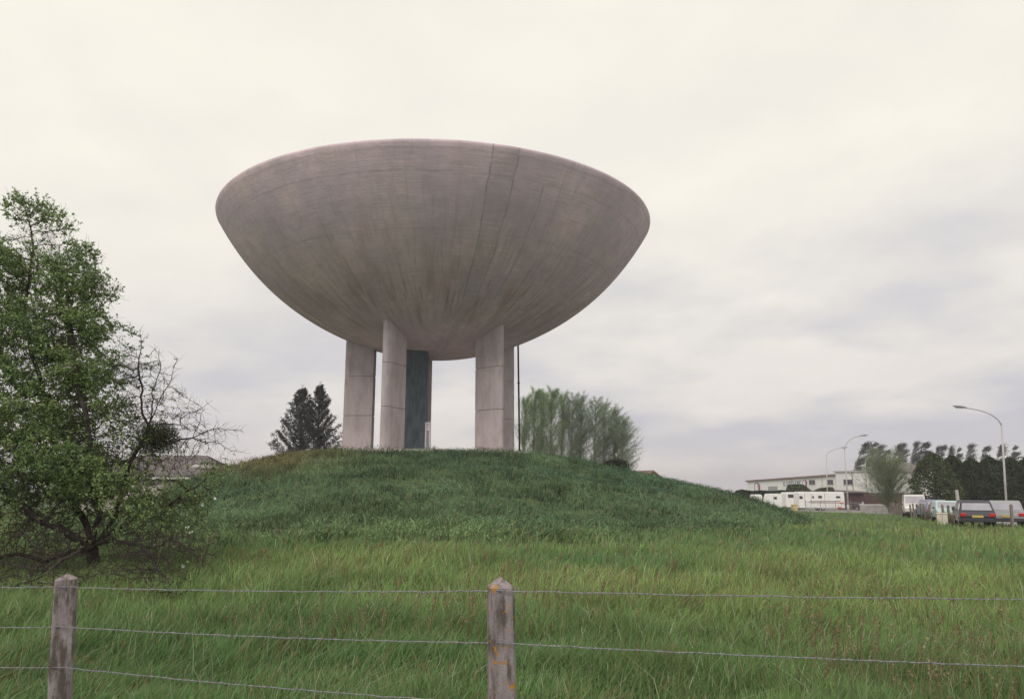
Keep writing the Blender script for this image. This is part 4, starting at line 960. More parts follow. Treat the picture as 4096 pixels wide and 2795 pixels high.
# ------------------------------------------------------------------ buildings
def facade_frame(pa, pb):
    """pa, pb points (x,y) of a wall seen from the left end to the right end; returns frame helpers"""
    a, b = Vector(pa), Vector(pb); u = (b - a).normalized(); n = Vector((-u.y, u.x))   # n points away from the viewer
    if n.dot(a) < 0: n = -n
    def hit(px, py):
        d = ray(px, py); # solve t*d.xy = a + s*u
        det = d.x * (-u.y) - d.y * (-u.x); t = (a.x * (-u.y) - a.y * (-u.x)) / det
        p = EYE + d * t; s = (Vector((p.x, p.y)) - a).dot(u); return s, p.z
    return a, b, u, n, hit
def supermarket():
    pa = at(2990, 1940, 190); pb = at(3357, 1940, 150)
    a, b, u, n, hit = facade_frame((pa.x, pa.y), (pb.x, pb.y)); ang = math.atan2(u.y, u.x)
    B = empty('supermarket', (a.x, a.y, 0), ang, 'long low white supermarket with blue lettering and two oval emblems on its wall', 'building')
    sgn = 1 if (Vector((-u.y, u.x)) - n).length < .1 else -1
    L_ = (b - a).length; z0_ = -1.3
    h0 = hit(2992, 1926)[1]; h1 = hit(3357, 1901)[1]; D_ = 26 * sgn; F_ = -sgn    # local y: F_ is toward the viewer
    mb = MB().add([(0, 0, z0_), (L_, 0, z0_), (L_, D_, z0_), (0, D_, z0_), (0, 0, h0), (L_, 0, h1), (L_, D_, h1), (0, D_, h0)], [(0, 1, 2, 3), (4, 5, 6, 7), (0, 1, 5, 4), (1, 2, 6, 5), (2, 3, 7, 6), (3, 0, 4, 7)])
    wl_ = mb.build('wall', M['wall_white'], B)
    ts = .32
    MB().add([(-.5, F_ * .35, h0), (L_ + .0, F_ * .35, h1), (L_, D_, h1), (-.5, D_, h0), (-.5, F_ * .35, h0 + ts), (L_, F_ * .35, h1 + ts), (L_, D_, h1 + ts), (-.5, D_, h0 + ts)], [(0, 1, 2, 3), (4, 5, 6, 7), (0, 1, 5, 4), (1, 2, 6, 5), (2, 3, 7, 6), (3, 0, 4, 7)]).build('roof_edge', M['trim'], B)
    # shallow roof behind
    hm = hit(3200, 1897)[1]
    MB().add([(0, D_ * .05, h0 + ts), (L_, D_ * .05, h1 + ts), (L_, D_ * .5, h1 + 1.1), (2, D_ * .5, h0 + 1.1), (L_, D_ * .95, h1 + ts), (0, D_ * .95, h0 + ts)], [(0, 1, 2, 3), (3, 2, 4, 5), (0, 3, 5), (1, 4, 2), (0, 5, 4, 1)]).build('roof', mottled('pale_corrugated_roof', (.42, .40, .40), (.5, .48, .48), 1.2, .8, stretch=(3, 1, 1)), B)
    def panel(px0, px1, py0, py1, name, mat, out=.04, th=.05, parent=B):
        s0, z0 = hit(px0, py0); s1, z1 = hit(px1, py1); zt = hit((px0 + px1) / 2, py0)[1]; zb_ = hit((px0 + px1) / 2, py1)[1]
        y0_, y1_ = F_ * (out), F_ * (out - th); return MB().box2((s0, min(y0_, y1_), zb_), (s1, max(y0_, y1_), zt)).build(name, mat, parent), (s0, s1, zb_, zt)
    gd, q = panel(3073, 3111, 1944, 1968, 'garage_door', M['grey'], .05)
    for px0, px1, py0, py1 in ((3237, 3260, 1920, 1936), (3309, 3333, 1919, 1936)):
        fr, q = panel(px0, px1, py0, py1, 'window', M['dark_glass'], .05)
        s0, s1, zb_, zt = q; t = .12
        MB().box2((s0 - t, F_ * .01, zb_ - t), (s1 + t, F_ * .07, zb_)).box2((s0 - t, F_ * .01, zt), (s1 + t, F_ * .07, zt + t)).box2((s0 - t, F_ * .01, zb_), (s0, F_ * .07, zt)).box2((s1, F_ * .01, zb_), (s1 + t, F_ * .07, zt)).box2(((s0 + s1) / 2 - .05, F_ * .04, zb_), ((s0 + s1) / 2 + .05, F_ * .07, zt)).build('window_frame', M['grey'], fr)
    # drainpipes
    for px in (3168, 3290):
        s, z = hit(px, 1935); MB().tube([(s, F_ * .1, z0_), (s, F_ * .1, h0 + (h1 - h0) * s / L_)], .06, 8).build('drainpipe', M['wall_cream'], B)
    # lettering
    def text(body, px0, px1, py0, py1, name, mat, parent=B, out=.06, font_bold=.012):
        cu = bpy.data.curves.new(name, 'FONT'); cu.body = body; cu.extrude = .01; cu.offset = font_bold; cu.resolution_u = 3
        tmp = bpy.data.objects.new('tmp', cu); col.objects.link(tmp); dg = bpy.context.evaluated_depsgraph_get(); me = bpy.data.meshes.new_from_object(tmp.evaluated_get(dg)); bpy.data.objects.remove(tmp)
        v = np.array([p.co for p in me.vertices]); mn, mxx = v.min(0), v.max(0)
        s0 = hit(px0, (py0 + py1) / 2)[0]; s1 = hit(px1, (py0 + py1) / 2)[0]; zt = hit((px0 + px1) / 2, py0)[1]; zb_ = hit((px0 + px1) / 2, py1)[1]
        w = np.empty_like(v); w[:, 0] = s0 + (v[:, 0] - mn[0]) / (mxx[0] - mn[0]) * (s1 - s0); w[:, 2] = zb_ + (v[:, 1] - mn[1]) / (mxx[1] - mn[1]) * (zt - zb_); w[:, 1] = F_ * (out + (v[:, 2]) * 1.5)
        for p, c in zip(me.vertices, w): p.co = c
        me.materials.clear(); me.materials.append(mat); me.name = name
        return link(bpy.data.objects.new(name, me), parent)
    def slab_text(px0, px1, py0, py1):
        """capitals with slab serifs, drawn as strokes on a unit cell"""
        T = .20; G = {
            'E': [((.08, 0), (.30, 1)), ((0, 0), (1, .11)), ((0, .89), (1, 1)), ((.2, .45), (.72, .56)), ((.88, 0), (1, .28)), ((.88, .72), (1, 1))],
            '.': [((.2, 0), (.7, .16))],
            'L': [((.14, 0), (.38, 1)), ((0, .88), (.55, 1)), ((0, 0), (1, .14)), ((.84, 0), (1, .34))],
            'C': [((0, .12), (.22, .88)), ((.1, 0), (.9, .14)), ((.1, .86), (.9, 1)), ((.8, .7), (1, .96)), ((.8, .06), (1, .3))],
            'R': [((.1, 0), (.32, 1)), ((0, 0), (.45, .12)), ((.1, .86), (.85, 1)), ((.1, .45), (.8, .58)), ((.74, .5), (.95, .93)), ((.62, .1), (.84, .5)), ((.7, 0), (1, .12))]}
        word = 'E.LECLERC'; wd = [1, .45] + [1] * 7; gap = .38; tot = sum(wd) + gap * (len(wd) - 1)
        s0 = hit(px0, 1933)[0]; s1 = hit(px1, 1933)[0]; zb_, zt = hit(px0, py1)[1], hit(px0, py0)[1]; zb2, zt2 = hit(px1, py1 - 5)[1], hit(px1, py0 - 5)[1]; cur = 0
        for k, ch in enumerate(word):
            mb = MB()
            for i_, ((ax, ay), (bx_, by)) in enumerate(G[ch]):
                q = [(cur + ax * wd[k]) / tot, (cur + bx_ * wd[k]) / tot]; xs = [s0 + (s1 - s0) * v for v in q]
                m0 = zb_ + (zb2 - zb_) * q[0]; h_ = (zt - zb_)
                o1 = .05 + .004 * i_
                y_ = sorted((F_ * .0, F_ * o1)); mb.box2((xs[0], y_[0], m0 + ay * h_), (xs[1], y_[1], m0 + by * h_))
            cur += wd[k] + gap; mb.build('letter' if ch != '.' else 'full_stop', M['blue'], B)
    slab_text(3134, 3204, 1927, 1942.5)
    def emblem(pxc, pyc, hw, hh):
        s, z = hit(pxc, pyc); rx = abs(hit(pxc + hw, pyc)[0] - hit(pxc - hw, pyc)[0]) / 2; rz_ = abs(hit(pxc, pyc - hh)[1] - hit(pxc, pyc + hh)[1]) / 2
        def disc(kx, kz, y0, y1, x_off=0, a0=0, a1=2 * math.pi, n=40):
            ring = [(s + x_off + math.cos(a0 + (a1 - a0) * k / n) * rx * kx, z + math.sin(a0 + (a1 - a0) * k / n) * rz_ * kz) for k in range(n + (0 if a1 - a0 > 6.2 else 1))]
            ya, yb = sorted((F_ * y0, F_ * y1)); return MB().prism(ring, ya, yb)
        e = disc(1, 1, .0, .10).build('emblem', M['blue'], B)
        disc(.78, .82, .10, .115).build('emblem_disc', M['white'], e)
        disc(.78, .82, .115, .125, 0, -math.pi / 2 + .3, math.pi / 2 - .3).build('emblem_colour', M['orange'], e)
        mb = MB()
        for x0_, x1_, z0x, z1x in ((-.34, .02, -.62, .62), (-.50, .14, .50, .62), (-.50, .50, -.62, -.42), (.34, .50, -.62, -.22)):
            ya, yb = sorted((F_ * .125, F_ * .14)); mb.box2((s + x0_ * rx, ya, z + z0x * rz_), (s + x1_ * rx, yb, z + z1x * rz_))
        mb.build('emblem_letter', M['white'] if hw > 9 else M['white'], e)
    emblem(3029, 1948, 11.5, 19.5); emblem(3219.5, 1931, 8.8, 13.2)
    # taller office block joined at the right
    return hit, (a, b, u, n, ang)
_hit, _fr = supermarket()
def office_block():
    pa = at(3345, 1940, 149); pb = at(3605, 1940, 135); a, b, u, n, hit = facade_frame((pa.x, pa.y), (pb.x, pb.y)); ang = math.atan2(u.y, u.x); L_ = (b - a).length
    B = empty('office_block', (a.x, a.y, 0), ang, 'taller flat roofed white block joined to the right end of the supermarket', 'building')
    h0 = hit(3360, 1893)[1]; h1 = hit(3470, 1880)[1]; sg = 1 if Vector((-u.y, u.x)).dot(n) > 0 else -1
    h = (h0 + h1) / 2
    MB().box2((0, 0, -1.3), (L_, 14 * sg, h)).build('wall', mottled('white_block_wall', (.70, .68, .69), (.80, .78, .79), .35, .85, detail=8, stretch=(1, 1, .3)), B)
    ya, yb = sorted((-.25 * sg, 14.2 * sg)); MB().box2((-.25, ya, h), (L_ + .2, yb, h + .25)).build('roof_edge', M['low_wall'], B)
    for px0, px1 in ((3376, 3384), (3389, 3408)):
        s0, z0 = hit(px0, 1936); s1, z1 = hit(px1, 1918); ya, yb = sorted((-.06 * sg, .02 * sg)); w = MB().box2((s0, ya, z0), (s1, yb, z1)).build('window', M['dark_glass'], B)
        ya, yb = sorted((-.09 * sg, -.0 * sg)); MB().box2((s0 - .1, ya, z0 - .12), (s1 + .1, yb, z0)).build('sill', M['grey'], w); MB().box2((s0 - .1, ya, z1), (s1 + .1, yb, z1 + .1)).build('lintel', M['grey'], w)
    s, z = hit(3412, 1930); MB().tube([(s, -.1 * sg, -1.3), (s, -.1 * sg, h)], .06, 8).build('drainpipe', M['trim'], B)
    s, z = hit(3405, 1876); MB().tube([(s, 3 * sg, h), (s, 3 * sg, h + 1.0)], .3, 12).tube([(s, 3 * sg, h + 1.0), (s, 3 * sg, h + 1.15)], .42, 12).build('roof_vent', M['lamp_grey'], B)
office_block()
def gable_house(px0, px1, Y, y_ridge, y_eave, y_base, label, rz=0, win=(), wallm='wall_white', roofm='roof_grey', name='house', depth=9, hip=0):
    a, b = at(px0, y_eave, Y), at(px1, y_eave, Y); L_ = b.x - a.x; g0 = -1.3
    B = empty(name, (a.x, Y, 0), rz, label, 'building'); ze = a.z; zr = at((px0 + px1) / 2, y_ridge, Y + depth / 2).z
    w = MB().add([(0, 0, g0), (L_, 0, g0), (L_, depth, g0), (0, depth, g0), (0, 0, ze), (L_, 0, ze), (L_, depth, ze), (0, depth, ze), (0, depth / 2, zr if not hip else ze), (L_, depth / 2, zr if not hip else ze)],
                 [(0, 1, 5, 4), (2, 3, 7, 6), (0, 3, 2, 1), (1, 2, 6, 9, 5), (3, 0, 4, 8, 7), (4, 5, 9, 8), (8, 9, 6, 7)]).build('wall', M[wallm], B)
    o = .35; t = .18; hp = hip
    V = [(-o, -o, ze - .1), (L_ + o, -o, ze - .1), (L_ + o - hp - o * (hp > 0), depth / 2, zr), (-o + hp + o * (hp > 0), depth / 2, zr), (-o, depth + o, ze - .1), (L_ + o, depth + o, ze - .1)]
    V2 = [(x, y, z + t) for x, y, z in V]
    MB().add(V + V2, [(0, 1, 2, 3), (3, 2, 5, 4), (6, 7, 8, 9), (9, 8, 11, 10), (0, 1, 7, 6), (4, 5, 11, 10), (0, 3, 9, 6), (3, 4, 10, 9), (1, 2, 8, 7), (2, 5, 11, 8), (0, 3, 4), (1, 2, 5)]).build('roof', M[roofm], B)
    for (x0_, x1_, y0_, y1_) in win:
        A_, C_ = at(x0_, y1_, Y), at(x1_, y0_, Y); wd = MB().box2((A_.x - a.x, -.05, A_.z), (C_.x - a.x, .03, C_.z)).build('window', M['dark_glass'], B)
        MB().box2((A_.x - a.x - .08, -.09, A_.z - .1), (C_.x - a.x + .08, .02, A_.z)).build('sill', M['grey'], wd)
    return B, (a, L_, ze, zr)
# white house with dark roof behind the willow
gable_house(3630, 3700, 128, 1853, 1889, 1960, 'white house with a dark grey roof between the willow and the evergreens', .0, ((3633, 3652, 1914, 1930),), depth=10)
# small brown roofed house behind the mound
def brown_house():
    Y = 100; a = at(2640, 1900, Y); g0 = -1.0
    B = empty('small_house', (a.x, Y, 0), R(0), 'little brown roofed house peeping over the right slope of the mound', 'building')
    rx = at(2612, 1886, Y).x - a.x; ze = at(2650, 1917, Y).z; zr = at(2612, 1886, Y).z
    e0, e1 = at(2575, 1917, Y).x - a.x, at(2650, 1917, Y).x - a.x; D_ = 12
    # gable end turned toward us at the right, long roof slope going back-left
    V = []
    for k, dx in ((0, 0), (1, -4.2)):
        y = k * D_; V += [(e0 + dx, y, g0), (e1 + dx, y, g0), (e1 + dx, y, ze), (rx + dx, y, zr), (e0 + dx, y, ze)]
    MB().add(V, [(0, 1, 2, 3, 4), (9, 8, 7, 6, 5), (0, 5, 6, 1), (1, 6, 7, 2), (2, 7, 8, 3), (3, 8, 9, 4), (4, 9, 5, 0)]).build('wall', M['wall_cream'], B)
    def sl(x0, z0, x1, z1, t=.2, o=.4):
        dx, dz = (x1 - x0), (z1 - z0); l_ = math.hypot(dx, dz); ex, ez = x0 - dx / l_ * o, z0 - dz / l_ * o
        return [(ex, -o, ez), (x1, -o, z1), (x1 - 4.2, D_, z1), (ex - 4.2, D_, ez), (ex, -o, ez + t), (x1, -o, z1 + t), (x1 - 4.2, D_, z1 + t), (ex - 4.2, D_, ez + t)]
    fc = [(0, 1, 2, 3), (4, 5, 6, 7), (0, 1, 5, 4), (1, 2, 6, 5), (2, 3, 7, 6), (3, 0, 4, 7)]
    MB().add(sl(e0, ze, rx, zr), fc).add(sl(e1, ze, rx + .001, zr + .003), fc).build('roof', M['roof_brown'], B)
brown_house()
# long farm building at the left, behind the fruit tree
def left_barn():
    B, (a, L_, ze, zr) = gable_house(330, 860, 76, 1826, 1905, 1985, 'long pale building with a broad grey roof behind the tree, left of the mound', R(3), (), 'wall_cream', 'roof_grey', 'farm_building', 12, 3.0)
    mb = MB(); n = int(L_ / .3)
    for i in range(n): mb.box2((i * .3 + .02, -.04, -1.2), (i * .3 + .16, .0, ze - .3))
    mb.build('wall_ribs', M['wall_cream'], B)['kind'] = 'stuff'
    MB().box2((-.35, -.5, ze - .22), (L_ + .35, -.36, ze - .02)).build('gutter', M['white'], B)
    x0 = at(745, 1880, 77.5).x - a.x; x1 = at(826, 1880, 77.5).x - a.x; s = (zr - ze) / 6.0
    MB().add([(x0, 2.2, ze + .2 + 2.2 * s * .93), (x1, 2.0, ze + .2 + 2.0 * s * .93), (x1 - .25, 2.5, ze + .22 + 2.5 * s * .96), (x0 + .3, 2.9, ze + .2 + 2.9 * s * .95)] +
             [(x0, 2.2, ze + .3 + 2.2 * s * .95), (x1, 2.0, ze + .3 + 2.0 * s * .95), (x1 - .25, 2.5, ze + .32 + 2.5 * s), (x0 + .3, 2.9, ze + .3 + 2.9 * s)], [(0, 1, 2, 3), (4, 5, 6, 7), (0, 1, 5, 4), (1, 2, 6, 5), (2, 3, 7, 6), (3, 0, 4, 7)]).build('skylight', M['low_wall'], B)
left_barn()

# ------------------------------------------------------------------ street lamps
def lamp(pbx, ptopx, ptopy, pheadx, pheady, Y, label, bend=.5, rad=.075):
    b = at(pbx, 2000, Y); t = at(ptopx, ptopy, Y); h = at(pheadx, pheady, Y); z0_ = gz(b.x, Y)
    E_ = empty('street_lamp', (b.x, Y, z0_), 0, label, 'street lamp', 'curved street lamps along the road')
    o = Vector((b.x, Y, z0_)); c = Vector((t.x, t.y, h.z - (h.z - t.z) * .12)); pts = [Vector((0, 0, 0)), (t - o)]
    P0, P1, P2 = t - o, Vector((t.x + (h.x - t.x) * .12, Y, h.z - .25)) - o, h - o
    MB().tube([Vector((0, 0, 0)), Vector((0, 0, .9))], rad * 1.6, 10).tube([Vector((0, 0, 0)), P0], [rad * 1.15, rad * .8], 10).build('pole', M['lamp_metal'], E_, smooth=True)
    arm = [P0 * ((1 - k) ** 2) + P1 * (2 * k * (1 - k)) + P2 * (k * k) for k in [i / 12 for i in range(13)]]
    MB().tube(arm, [rad * .8 - rad * .3 * i / 12 for i in range(13)], 8).build('arm', M['lamp_metal'], E_, smooth=True)
    d = 1 if h.x > t.x else -1
    rings = []
    for q, w_, hh in ((-.1, .05, .05), (.08, .13, .09), (.4, .19, .12), (.75, .15, .09), (.95, .05, .04)):
        rings.append([P2 + Vector((d * q, w_ * math.cos(2 * math.pi * k / 12), .02 + q * .12 + hh * max(-.35, math.sin(2 * math.pi * k / 12)))) for k in range(12)])
    hd = MB().loft(rings).build('lamp_head', M['lamp_grey'], E_, smooth=True)
    MB().box(P2 + Vector((d * .45, 0, .01)), (.55, .2, .07)).build('lamp_glass', M['lamp_glass'], hd, bevel=.02)
lamp(3308, 3305, 1825, 3366, 1791, 117, 'curved lamp post in front of the supermarket, lower and farther of the tall pair')
lamp(3390, 3378, 1800, 3442, 1743, 95, 'tallest curved lamp post, its arm arching right above the white block', rad=.085)
lamp(3468, 3461, 1850, 3478, 1826, 118, 'small thin lamp post rising beside the willow, mostly hidden by its twigs', rad=.06)
lamp(4020, 4006, 1700, 3862, 1631, 58, 'near street lamp at the right edge, its arm reaching left over the evergreens', rad=.075)

# ------------------------------------------------------------------ caravans, cars
def rrect(x0, x1, z0, z1, r, n=6, cut=0.0):
    """rounded rectangle outline in x,z; cut slopes the left side"""
    P_ = []
    for cx, cz, a0 in ((x1 - r, z1 - r, 0), (x0 + r + cut, z1 - r, 90), (x0 + r, z0 + r * .5, 180), (x1 - r, z0 + r * .5, 270)):
        rr = r if a0 < 180 else r * .5
        for k in range(n + 1):
            a = R(a0 + 90 * k / n); P_.append((cx + rr * math.cos(a) + (0 if a0 in (90, 0) else (-(r - rr) if a0 == 180 else (r - rr))), cz + rr * math.sin(a)))
    return P_
def wheel(parent, x, y, r=.3, w=.18):
    def ring(rr, y0, n=20): return [(x + rr * math.cos(2 * math.pi * k / n), y0, r + rr * math.sin(2 * math.pi * k / n)) for k in range(n)]
    wo_ = MB().loft([ring(r * .62, y - w / 2), ring(r * .95, y - w / 2), ring(r, y - w * .35), ring(r, y + w * .35), ring(r * .95, y + w / 2), ring(r * .62, y + w / 2)]).build('wheel', M['rubber'], parent, smooth=True)
    MB().loft([ring(r * .60, y - w / 2 - .01), ring(r * .60, y + w / 2 + .01)]).loft([ring(r * .2, y - w / 2 - .03), ring(r * .2, y + w / 2 + .03)]).build('rim', M['steel'], wo_)
def caravan(px0, px1, ytop, ybot, Y, label, stripe=None, win=(), cut=.25, doors=(), lights=(), rz=0, mat='white', z0=None):
    a, b = at(px0, ytop, Y), at(px1, ytop, Y); L_ = b.x - a.x; g0 = gz(a.x, Y) if z0 is None else z0; H = a.z - g0
    E_ = empty('caravan', (a.x, Y, g0), rz, label, 'caravan', 'white caravans parked behind the mound'); W_ = 2.0
    MB().prism(rrect(0, L_, .38, H, .22, 6, cut), 0, W_).build('body', M[mat], E_, bevel=.05)
    MB().prism(rrect(.12 + cut, L_ - .12, H - .01, H + .05, .03, 2), .25, W_ - .25).build('roof_rail', M['low_wall'], E_)
    for i, (wx0, wx1, wy0, wy1) in enumerate(win):
        A_, C_ = at(wx0, wy1, Y), at(wx1, wy0, Y); w = MB().prism(rrect(A_.x - a.x, C_.x - a.x, A_.z - g0, C_.z - g0, .05, 3), -.03, .02).build('window', M['dark_glass'], E_)
        MB().prism(rrect(A_.x - a.x - .05, C_.x - a.x + .05, A_.z - g0 - .05, C_.z - g0 + .05, .06, 3), -.018, .01).build('window_frame', M['grey'], w)
    for x0_, x1_, y0_, y1_, m_ in (stripe or ()):
        A_, C_ = at(x0_, y1_, Y), at(x1_, y0_, Y); MB().box2((A_.x - a.x, -.012, A_.z - g0), (C_.x - a.x, .005, C_.z - g0)).build('stripe', M[m_], E_)
    for x_ in doors:
        A_ = at(x_, ytop, Y).x - a.x; MB().box2((A_ - .02, -.01, .5), (A_ + .02, .004, H - .25)).build('door_seam', M['trim'], E_)
    for x_, y_ in lights:
        A_ = at(x_, y_, Y); MB().box((A_.x - a.x, -.03, A_.z - g0), (.5, .07, .16)).build('tail_light', M['amber'], E_, bevel=.02)
    wheel(E_, L_ * .52, .12); wheel(E_, L_ * .52, W_ - .12)
    MB().box2((-1.0, W_ / 2 - .05, .40), (.02, W_ / 2 + .05, .50)).tube([(-.85, W_ / 2, 0), (-.85, W_ / 2, .5)], .04, 8).build('tow_bar', M['lamp_grey'], E_)
    return E_
caravan(3194, 3376, 1966, 2040, 104, 'longest white caravan, nearest and in front, with thin red stripes and orange lights', ((3238, 3362, 2002.5, 2004.5, 'trim'), (3238, 3362, 2009, 2010.5, 'trim')),
        ((3199, 3209, 1984, 1993), (3274, 3286, 1982, 1991), (3250, 3254, 1983, 1991), (3345, 3359, 1984, 1990)), .05, (3217, 3243, 3297), ((3366, 2010.5), (3358, 2028.5)), z0=-.95)
caravan(3142, 3230, 1968, 2022, 111, 'white caravan with a wide dark window, half hidden behind the longest one', None, ((3153, 3174, 1977, 1989),), .02, (3182,), (), z0=-1.0)
caravan(3062, 3128, 1974, 2030, 106, 'small white caravan with a sloping front beside the dark hedge gap', None, ((3097, 3106, 1987, 1995),), .5, (3093,), (), z0=-1.0)
caravan(2994, 3048, 1977, 2030, 108, 'leftmost white caravan, only its roof showing above the mound', None, (), .8, (), (), z0=-1.05)
M['pale_yellow'] = mottled('faded_yellow', (.58, .48, .22), (.66, .56, .28), 3, .6)
# little yellow skip between the caravans
def yellow_box():
    Y = 99; a, b = at(3173, 2017, Y), at(3190, 2017, Y); g0 = gz(a.x, Y); h = a.z - g0
    E_ = empty('yellow_container', ((a.x + b.x) / 2, Y, g0), 0, 'small yellow container on the ground in front of the wide windowed caravan', 'container'); w = b.x - a.x
    MB().box((0, .4, h * .45), (w * .86, .8, h * .9), taper=1.12).build('body', M['pale_yellow'], E_, bevel=.03); MB().box((0, .4, h * .93), (w * 1.06, .95, h * .12)).build('rim', M['yellow'], E_, bevel=.02)
yellow_box()

def car(name, loc, rz, paint, label, Lc=3.8, Wc=1.6, Hc=1.4, prof=None, group='cars parked behind the picket fence', cat='car', belt=.86, view='rear', van=False):
    """length along local y (front toward +y); parts: body, windows, wheels, bumpers, lights, plate"""
    E_ = empty(name, loc, rz, label, cat, group); h = Hc
    prof = prof or [(-Lc / 2, .30), (-Lc / 2 - .0, .62), (-Lc / 2 + .05, belt), (-Lc / 2 + .42, h - .10), (-Lc / 2 + .60, h), (Lc * .06, h), (Lc * .12, h - .04), (Lc * .26, belt + .04), (Lc / 2 - .15, belt - .14), (Lc / 2, belt - .30), (Lc / 2, .30)]
    def hw(z): return Wc / 2 * (1 - .16 * max(0, (z - belt)) / (h - belt))
    prof_low = [(x, z) for x, z in prof if z <= belt + .05]; 
    n = len(prof)
    V = [(-hw(z), x, z) for x, z in prof] + [(hw(z), x, z) for x, z in prof]
    F = [tuple(range(n)), tuple(range(n, 2 * n))[::-1]] + [(i, i + n, (i + 1) % n + n, (i + 1) % n) for i in range(n)]
    MB().add(V, F).build('body', paint, E_, bevel=.05, seg=3)
    # rear and front glass
    def glass(i, j, name='windscreen', k=.86, m0=.10, m1=.9):
        (x0, z0), (x1, z1) = prof[i], prof[j]; p0 = (x0 + (x1 - x0) * m0, z0 + (z1 - z0) * m0); p1 = (x0 + (x1 - x0) * m1, z0 + (z1 - z0) * m1)
        nx, nz = (z1 - z0), -(x1 - x0); l_ = math.hypot(nx, nz); nx, nz = nx / l_ * .015, nz / l_ * .015
        cxm = sum(p[0] for p in prof) / n
        if (p0[0] + nx - cxm) ** 2 < (p0[0] - nx - cxm) ** 2: nx, nz = -nx, -nz
        q = []
        for p in (p0, p1):
            for s in (-1, 1): q.append((s * hw(p[1]) * k, p[0] + nx, p[1] + nz))
        q2 = [(a, b - nx * 1.6, c - nz * 1.6) for a, b, c in q]
        MB().add(q + q2, [(0, 1, 3, 2), (4, 6, 7, 5), (0, 2, 6, 4), (1, 5, 7, 3), (0, 4, 5, 1), (2, 3, 7, 6)]).build(name, M['car_glass'], E_)
    if not van: glass(2, 3, 'rear_window'); glass(7, 6, 'windscreen')
    else: glass(2, 3, 'rear_window', .8, .15, .8); glass(len(prof) - 4, len(prof) - 5, 'windscreen', .88)
    for s in (-1, 1):
        wins = [(-Lc / 2 + .52, -.25), (-.17, Lc * .13)]
        for (x0, x1) in wins:
            if van and x0 < 0 and x1 < 0: continue
            zb0, zt0 = belt + .05, h - .13; y1_ = x1 + (0 if x1 < 0 else .12)
            q = [(s * (hw(zb0) + .006), x0, zb0), (s * (hw(zb0) + .006), y1_, zb0), (s * (hw(zt0) + .006), x1 - (0 if x1 < 0 else .12), zt0), (s * (hw(zt0) + .006), x0 + (.12 if x0 < -1 else 0), zt0)]
            q2 = [(a - s * .02, b, c) for a, b, c in q]
            MB().add(q + q2, [(0, 1, 2, 3), (4, 5, 6, 7), (0, 1, 5, 4), (1, 2, 6, 5), (2, 3, 7, 6), (3, 0, 4, 7)]).build('side_window', M['car_glass'], E_)
        for y_ in (-Lc * .32, Lc * .32):
            def ring(rr, x0): return [(x0, y_ + rr * math.cos(2 * math.pi * k / 20), .29 + rr * math.sin(2 * math.pi * k / 20)) for k in range(20)]
            x_ = s * (Wc / 2 - .07)
            wh = MB().loft([ring(.29, x_ - .09), ring(.29, x_ + .09)]).build('wheel', M['rubber'], E_, bevel=.02)
            MB().loft([ring(.17, x_ - .1), ring(.17, x_ + .1)]).build('rim', M['steel'], wh)
        MB().box((s * Wc * .40, -Lc / 2 - .01, .68), (.26, .06, .16)).build('tail_light', M['red_glass'], E_, bevel=.015)
        MB().box((s * Wc * .36, Lc / 2 - .02, .56), (.26, .08, .14)).build('headlight', M['lamp_glass'], E_, bevel=.02)
        MB().box((s * (Wc / 2 + .08), Lc * .17, belt + .06), (.14, .06, .1)).build('door_mirror', M['rubber'], E_, bevel=.02)
    MB().box((0, -Lc / 2 - .05, .40), (Wc * .98, .14, .18)).build('rear_bumper', M['bumper'], E_, bevel=.03)
    MB().box((0, Lc / 2 + .04, .38), (Wc * .98, .14, .18)).build('front_bumper', M['bumper'], E_, bevel=.03)
    MB().box((0, -Lc / 2 - .03, .60), (.50, .03, .12)).build('number_plate', M['yellow'], E_)
    return E_
M['car_glass'] = mottled('car_window_glass', (.30, .295, .34), (.38, .37, .42), 1.2, .12, spec=.8)  # sky reflection put into the base colour as a pale tone
M['bumper'] = mottled('black_bumper', (.03, .03, .035), (.05, .05, .055), 3, .6)
def cpos(px, Y): x = at(px, 1990, Y).x; return (x, Y, gz(x, Y) + .02)
def headed(px): return math.atan2(-(px - 1970), FPX)    # square-on to the viewer
car('parked_car', cpos(3886, 41.5), headed(3886) + R(6), car_paint('dark_navy_paint', (.018, .018, .035)), 'dark navy hatchback seen from behind, with red tail light and yellow plate, rightmost car', 3.7, 1.58, 1.40)
car('parked_car', cpos(3782, 51), headed(3782) + R(188), car_paint('pale_turquoise_paint', (.45, .62, .58)), 'pale turquoise small car beside the dark navy hatchback', 3.6, 1.5, 1.38)
car('parked_car', cpos(3722, 58), headed(3722) + R(14), car_paint('slate_blue_paint', (.20, .20, .32)), 'blue grey car between the pale turquoise car and the light van', 3.8, 1.55, 1.45)
vp = [(-1.9, .35), (-1.9, .8), (-1.88, 1.0), (-1.80, 1.78), (-1.7, 1.88), (.55, 1.88), (.78, 1.80), (1.20, 1.12), (1.80, .98), (1.92, .75), (1.92, .35)]
car('delivery_van', cpos(3654, 66), headed(3654) + math.pi + R(4), car_paint('off_white_paint', (.62, .58, .56)), 'off white van facing us behind the pickets, near the willow', 3.9, 1.72, 1.88, vp, belt=1.0, van=True, cat='van')
car('parked_car', cpos(3466, 108), headed(3466) + R(70), car_paint('black_paint', (.02, .02, .03)), 'small black car in front of the dark brown shed', 3.6, 1.5, 1.35, group='x')
for o in col.objects:
    if o.get('group') == 'x': del o['group']
# more cars beyond the frame of the photo at the right
car('parked_car', cpos(4010, 43), headed(4010) + R(4), car_paint('silver_grey_paint', (.30, .30, .32)), 'silver grey car at the right edge by the tall lamp pole', 3.8, 1.58, 1.4)

